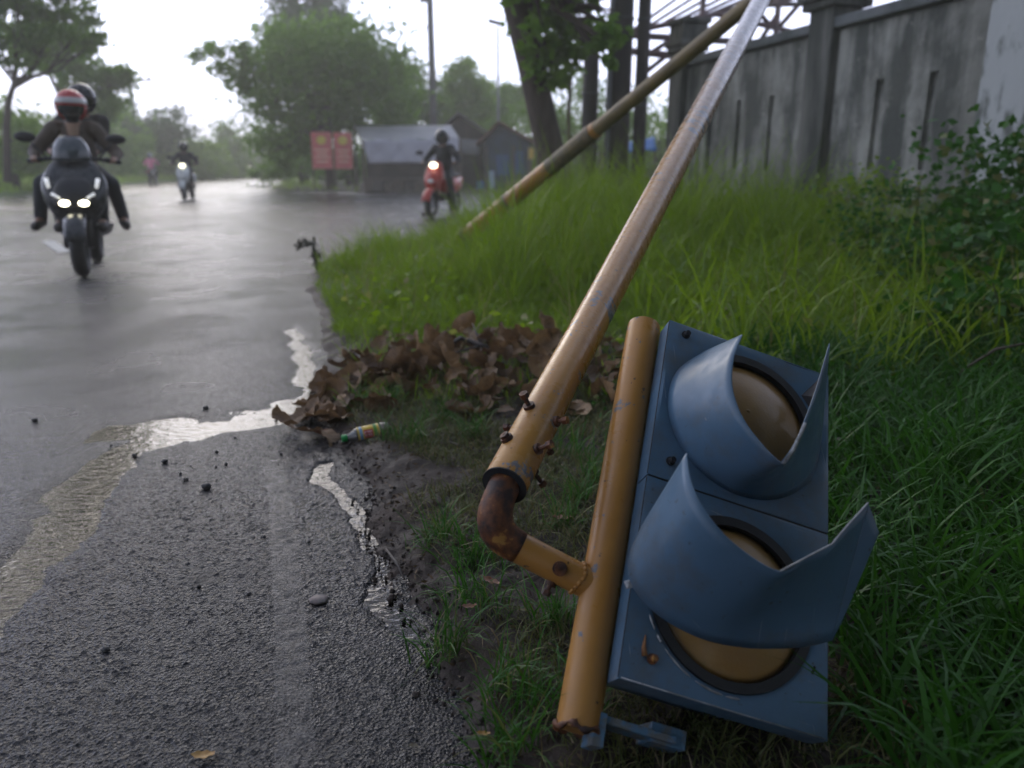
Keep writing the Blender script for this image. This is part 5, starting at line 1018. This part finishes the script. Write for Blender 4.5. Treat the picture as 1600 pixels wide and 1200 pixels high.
def person(bike, label, jacket, trousers, helmet, dy=0., dz=0., dx=0., hands=True, head_yaw=0., voxel=.011, visor_mat=None, scarf=None, band=None, legs='in', lean=0., open_front=None, bare_arm=None, standing_foot=False):
    """seated rider in the scooter's own coordinates (y forward)"""
    Mx = Matrix.LocRotScale(bike.location, bike.rotation_euler, None) @ Matrix.Translation((dx, dy, dz))
    hip = Vector((0, -.12, .86)); ch = Vector((lean*.2, -.06, 1.14)); nk = Vector((lean*.3, -.03, 1.36)); hd = Vector((lean*.35, .01, 1.475))
    caps = [(hip, ch, .145, .155), (ch, nk+Vector((0, 0, -.08)), .155, .11), (nk-Vector((0, 0, .1)), hd, .055, .06), (hd, (.078, .092, .105)), (hd+Vector((0, .085, -.02)), (.016, .025, .03))]
    sleeves = [(hip+Vector((0, 0, .02)), ch, .155, .168), (ch, nk+Vector((0, 0, -.09)), .168, .115), (nk+Vector((-.06, 0, -.07)), nk+Vector((.06, 0, -.07)), .075, .075)]
    pants = [(hip+Vector((-.06, 0, -.02)), hip+Vector((.06, 0, -.02)), .13, .13)]; shoes = []
    for sx in (-1, 1):
        sh = nk+Vector((sx*.17, 0, -.07)); 
        if hands: el = Vector((sx*.34, .03, 1.08)); wr = Vector((sx*.325, .185, 1.015)); hn = Vector((sx*.318, .225, 1.015))
        else: el = Vector((sx*.25, .02, 1.08)); wr = Vector((sx*.19, .20, 1.0)); hn = Vector((sx*.16, .26, .98))
        caps += [(sh, el, .05, .042), (el, wr, .042, .03), (wr, hn, .030, .034), (hn, (.036, .045, .024))]
        for f in range(4):   # four fingers over the grip, thumb beneath
            bx = sx*(.018-.013*f); k0 = hn+Vector((bx, .032, .008)); k1 = k0+Vector((0, .028-.003*abs(f-1), -.006)); k2 = k1+Vector((0, .004, -.028)); caps += [(k0, k1, .009, .0085), (k1, k2, .0085, .0075)]
        t0 = hn+Vector((-sx*.03, .0, -.008)); t1 = t0+Vector((-sx*.008, .025, -.022)); t2 = t1+Vector((0, .022, -.008)); caps += [(t0, t1, .011, .010), (t1, t2, .010, .008)]
        sleeves += [(sh+Vector((-sx*.03, 0, 0)), sh, .078, .072), (sh, el, .072, .058), (el, el.lerp(wr, .85), .056, .042)] if bare_arm != sx else [(sh+Vector((-sx*.03, 0, 0)), sh, .078, .072), (sh, sh.lerp(el, .6), .072, .062)]
        if legs == 'in': kn = Vector((sx*.17, .30, .76)); an = Vector((sx*.17, .24, .46)); toe = Vector((sx*.18, .42, .42))
        elif legs == 'out': kn = Vector((sx*.30, .22, .70)); an = Vector((sx*.36, .12, .36)); toe = Vector((sx*.39, .30, .31))
        else: kn = Vector((sx*.22, .26, .70)); an = Vector((sx*.28, .16, .12)); toe = Vector((sx*.30, .32, .06))
        hp_ = hip+Vector((sx*.09, .02, -.02)); caps += [(hp_, kn, .085, .06), (kn, an, .058, .04), (an, toe, .042, .035)]
        pants += [(hp_, kn, .098, .075), (kn, an+Vector((0, 0, .02)), .074, .058)]; shoes += [[(an+Vector((0, -.02, -.02)), toe+Vector((0, 0, -.005)), .052, .044)]]
    p = blob('person', caps, SKIN, None, voxel*.85, M=None); p.matrix_world = Mx
    tag(p, label, 'person')
    for nm, cs_, mt in (('jacket', sleeves, jacket), ('trousers', pants, trousers), ('shoe', shoes[0], SHOE), ('shoe', shoes[1], SHOE)): blob(nm, cs_, mt, p, voxel)
    if open_front: m = MB(); m.loft([[ch+Vector((-w_, yy, z)), ch+Vector((0, yy+.012, z)), ch+Vector((w_, yy, z))] for w_, yy, z in ((.012, .168, -.05), (.035, .160, .05), (.05, .14, .13), (.055, .115, .19))], cap=False, closed=False); m.build('open_collar', open_front, p, smooth=True, solid=.01)
    # helmet
    hr = (.128, .150, .140); hc = hd+Vector((0, -.012, .018)); m = sph_patch(hc, hr, -180, 180, -2, 90, 24, 10); h1 = m.build('helmet', helmet, p, smooth=True, solid=.012)
    m = sph_patch(hc, (hr[0]*.99, hr[1]*.99, hr[2]), 62, 298, -58, 0, 18, 8); m.build('helmet_shell', helmet, h1, smooth=True, solid=.012)
    if band: m = sph_patch(hc, (hr[0]*1.065, hr[1]*1.065, hr[2]*1.065), -130, 130, 6, 26, 18, 4); m.build('helmet_band', band, h1, smooth=True, solid=.006)
    m = sph_patch(hc, (hr[0]*.985, hr[1]*.99, hr[2]*1.0), -64, 64, -34, 6, 12, 8); m.build('face_shield', visor_mat or pm('dark_visor', (.02, .022, .026), rough=.2, coat=.4), h1, smooth=True, solid=.004)
    if scarf: blob('face_mask', [(hd+Vector((0, .03, -.055)), (.075, .078, .062)), (nk+Vector((0, .02, -.02)), (.07, .07, .07))], scarf, p, voxel)
    else:
        e = MB()
        for sx in (-1, 1): e.ball(hd+Vector((sx*.032, .082, .006)), (.011, .007, .007), 8, 6)
        e.build('eyes', INNER, p, smooth=True)
    return p
C_ = lambda n, c, r=.5, c2=None, sc_=5: pm(n, c, c2 or tuple(x*.7 for x in c), sc_, r)
def g2(px, py): p = gnd(px, py); return Vector((p.x, p.y, float(road_z(np.array([p.x]), np.array([p.y]))[0])-.002))
HEADR = (.215, -.977); HB = (.38, -.925)
p0 = g2(131, 432); b1 = scooter('motor_scooter', p0-Vector((HB[0], HB[1], 0))*.66, HB, C_('graphite_paint', (.035, .038, .042), .25), 'dark grey maxi scooter with two lit headlights carrying two riders')
b1.rotation_euler.y = R(-1)
person(b1, 'rider in red and white helmet and brown jacket driving the dark scooter', C_('brown_jacket', (.085, .060, .040), .7), C_('dark_trousers', (.025, .03, .035), .8), C_('red_helmet', (.55, .055, .05), .25), band=C_('white_band', (.65, .62, .60), .3), scarf=C_('black_mask', (.03, .032, .036), .8), legs='in', open_front=C_('tan_shirt', (.34, .21, .13), .7))
person(b1, 'pillion rider in black helmet sitting behind the red-helmeted driver', C_('charcoal_jacket', (.045, .04, .036), .7), C_('navy_jeans', (.022, .03, .042), .8), C_('black_helmet', (.02, .021, .024), .25), dy=-.40, dz=.09, dx=.05, hands=False, legs='out', lean=-.3, voxel=.012, scarf=C_('grey_mask', (.10, .10, .11), .8))
p0 = g2(289, 313); b2 = scooter('motor_scooter', p0-Vector((HEADR[0], HEADR[1], 0))*.66, HEADR, C_('white_paint', (.62, .64, .62), .25), 'white scooter coming on with a single round headlight', big=False)
person(b2, 'rider in dark jacket on the oncoming white scooter', C_('black_jacket', (.03, .032, .033), .7), C_('dark_trousers', (.025, .03, .035)), C_('black_helmet', (.02, .021, .024)), voxel=.018, scarf=C_('black_mask', (.03, .032, .036)))
p0 = g2(236, 290); b3 = scooter('motor_scooter', p0-Vector((.215, -.977, 0))*.6, (-.215, .977), C_('slate_paint', (.03, .035, .042), .3), 'dark scooter ridden away by a pink-clad rider', big=False, front_lit=False)
person(b3, 'rider in bright pink top heading away on a dark scooter', C_('pink_top', (.92, .26, .42), .7), C_('dark_trousers', (.025, .03, .035)), C_('grey_helmet', (.25, .27, .28), .3), voxel=.02)
p0 = g2(391, 276); b4 = scooter('motor_scooter', Vector((p0.x, p0.y, 0)), HEADR, C_('pale_paint', (.45, .45, .40), .3), 'farthest scooter, tiny at the end of the road with a pale light', big=False)
person(b4, 'tiny distant rider at the far end of the road', C_('olive_jacket', (.10, .10, .07), .7), C_('dark_trousers', (.025, .03, .035)), C_('grey_helmet', (.25, .27, .28)), voxel=.03)
RP = C_('scooter_red', (.55, .06, .04), .3); p0 = g2(678, 341); hdg = Vector((-.27, -.96, 0))
b5 = scooter('motor_scooter', p0-hdg*.55, hdg, RP, 'red scooter crossing from the side road behind the tall grass', big=False, tail=C_('orange_tail', (.6, .12, .03), .3))
person(b5, 'rider in black helmet and dark clothes on the red scooter', C_('black_jacket', (.03, .032, .033)), C_('dark_trousers', (.025, .03, .035)), C_('black_helmet', (.02, .021, .024)), voxel=.014, scarf=C_('black_mask', (.03, .032, .036)), legs='down')

# ================================================================== damp air
hzm = bpy.data.materials.new('damp_air'); hzm.use_nodes = True; t = hzm.node_tree; t.nodes.clear(); out = N(t, 'ShaderNodeOutputMaterial'); pv = N(t, 'ShaderNodeVolumePrincipled')
pv.inputs['Color'].default_value = (1, .96, .84, 1); pv.inputs['Density'].default_value = .0042; pv.inputs['Anisotropy'].default_value = .35; t.links.new(pv.outputs[0], out.inputs['Volume'])
m = MB(); m.box((0, 185, 7.9), (640, 530, 18.3)); hzo = m.build('haze', hzm); tag(hzo, kind='stuff')
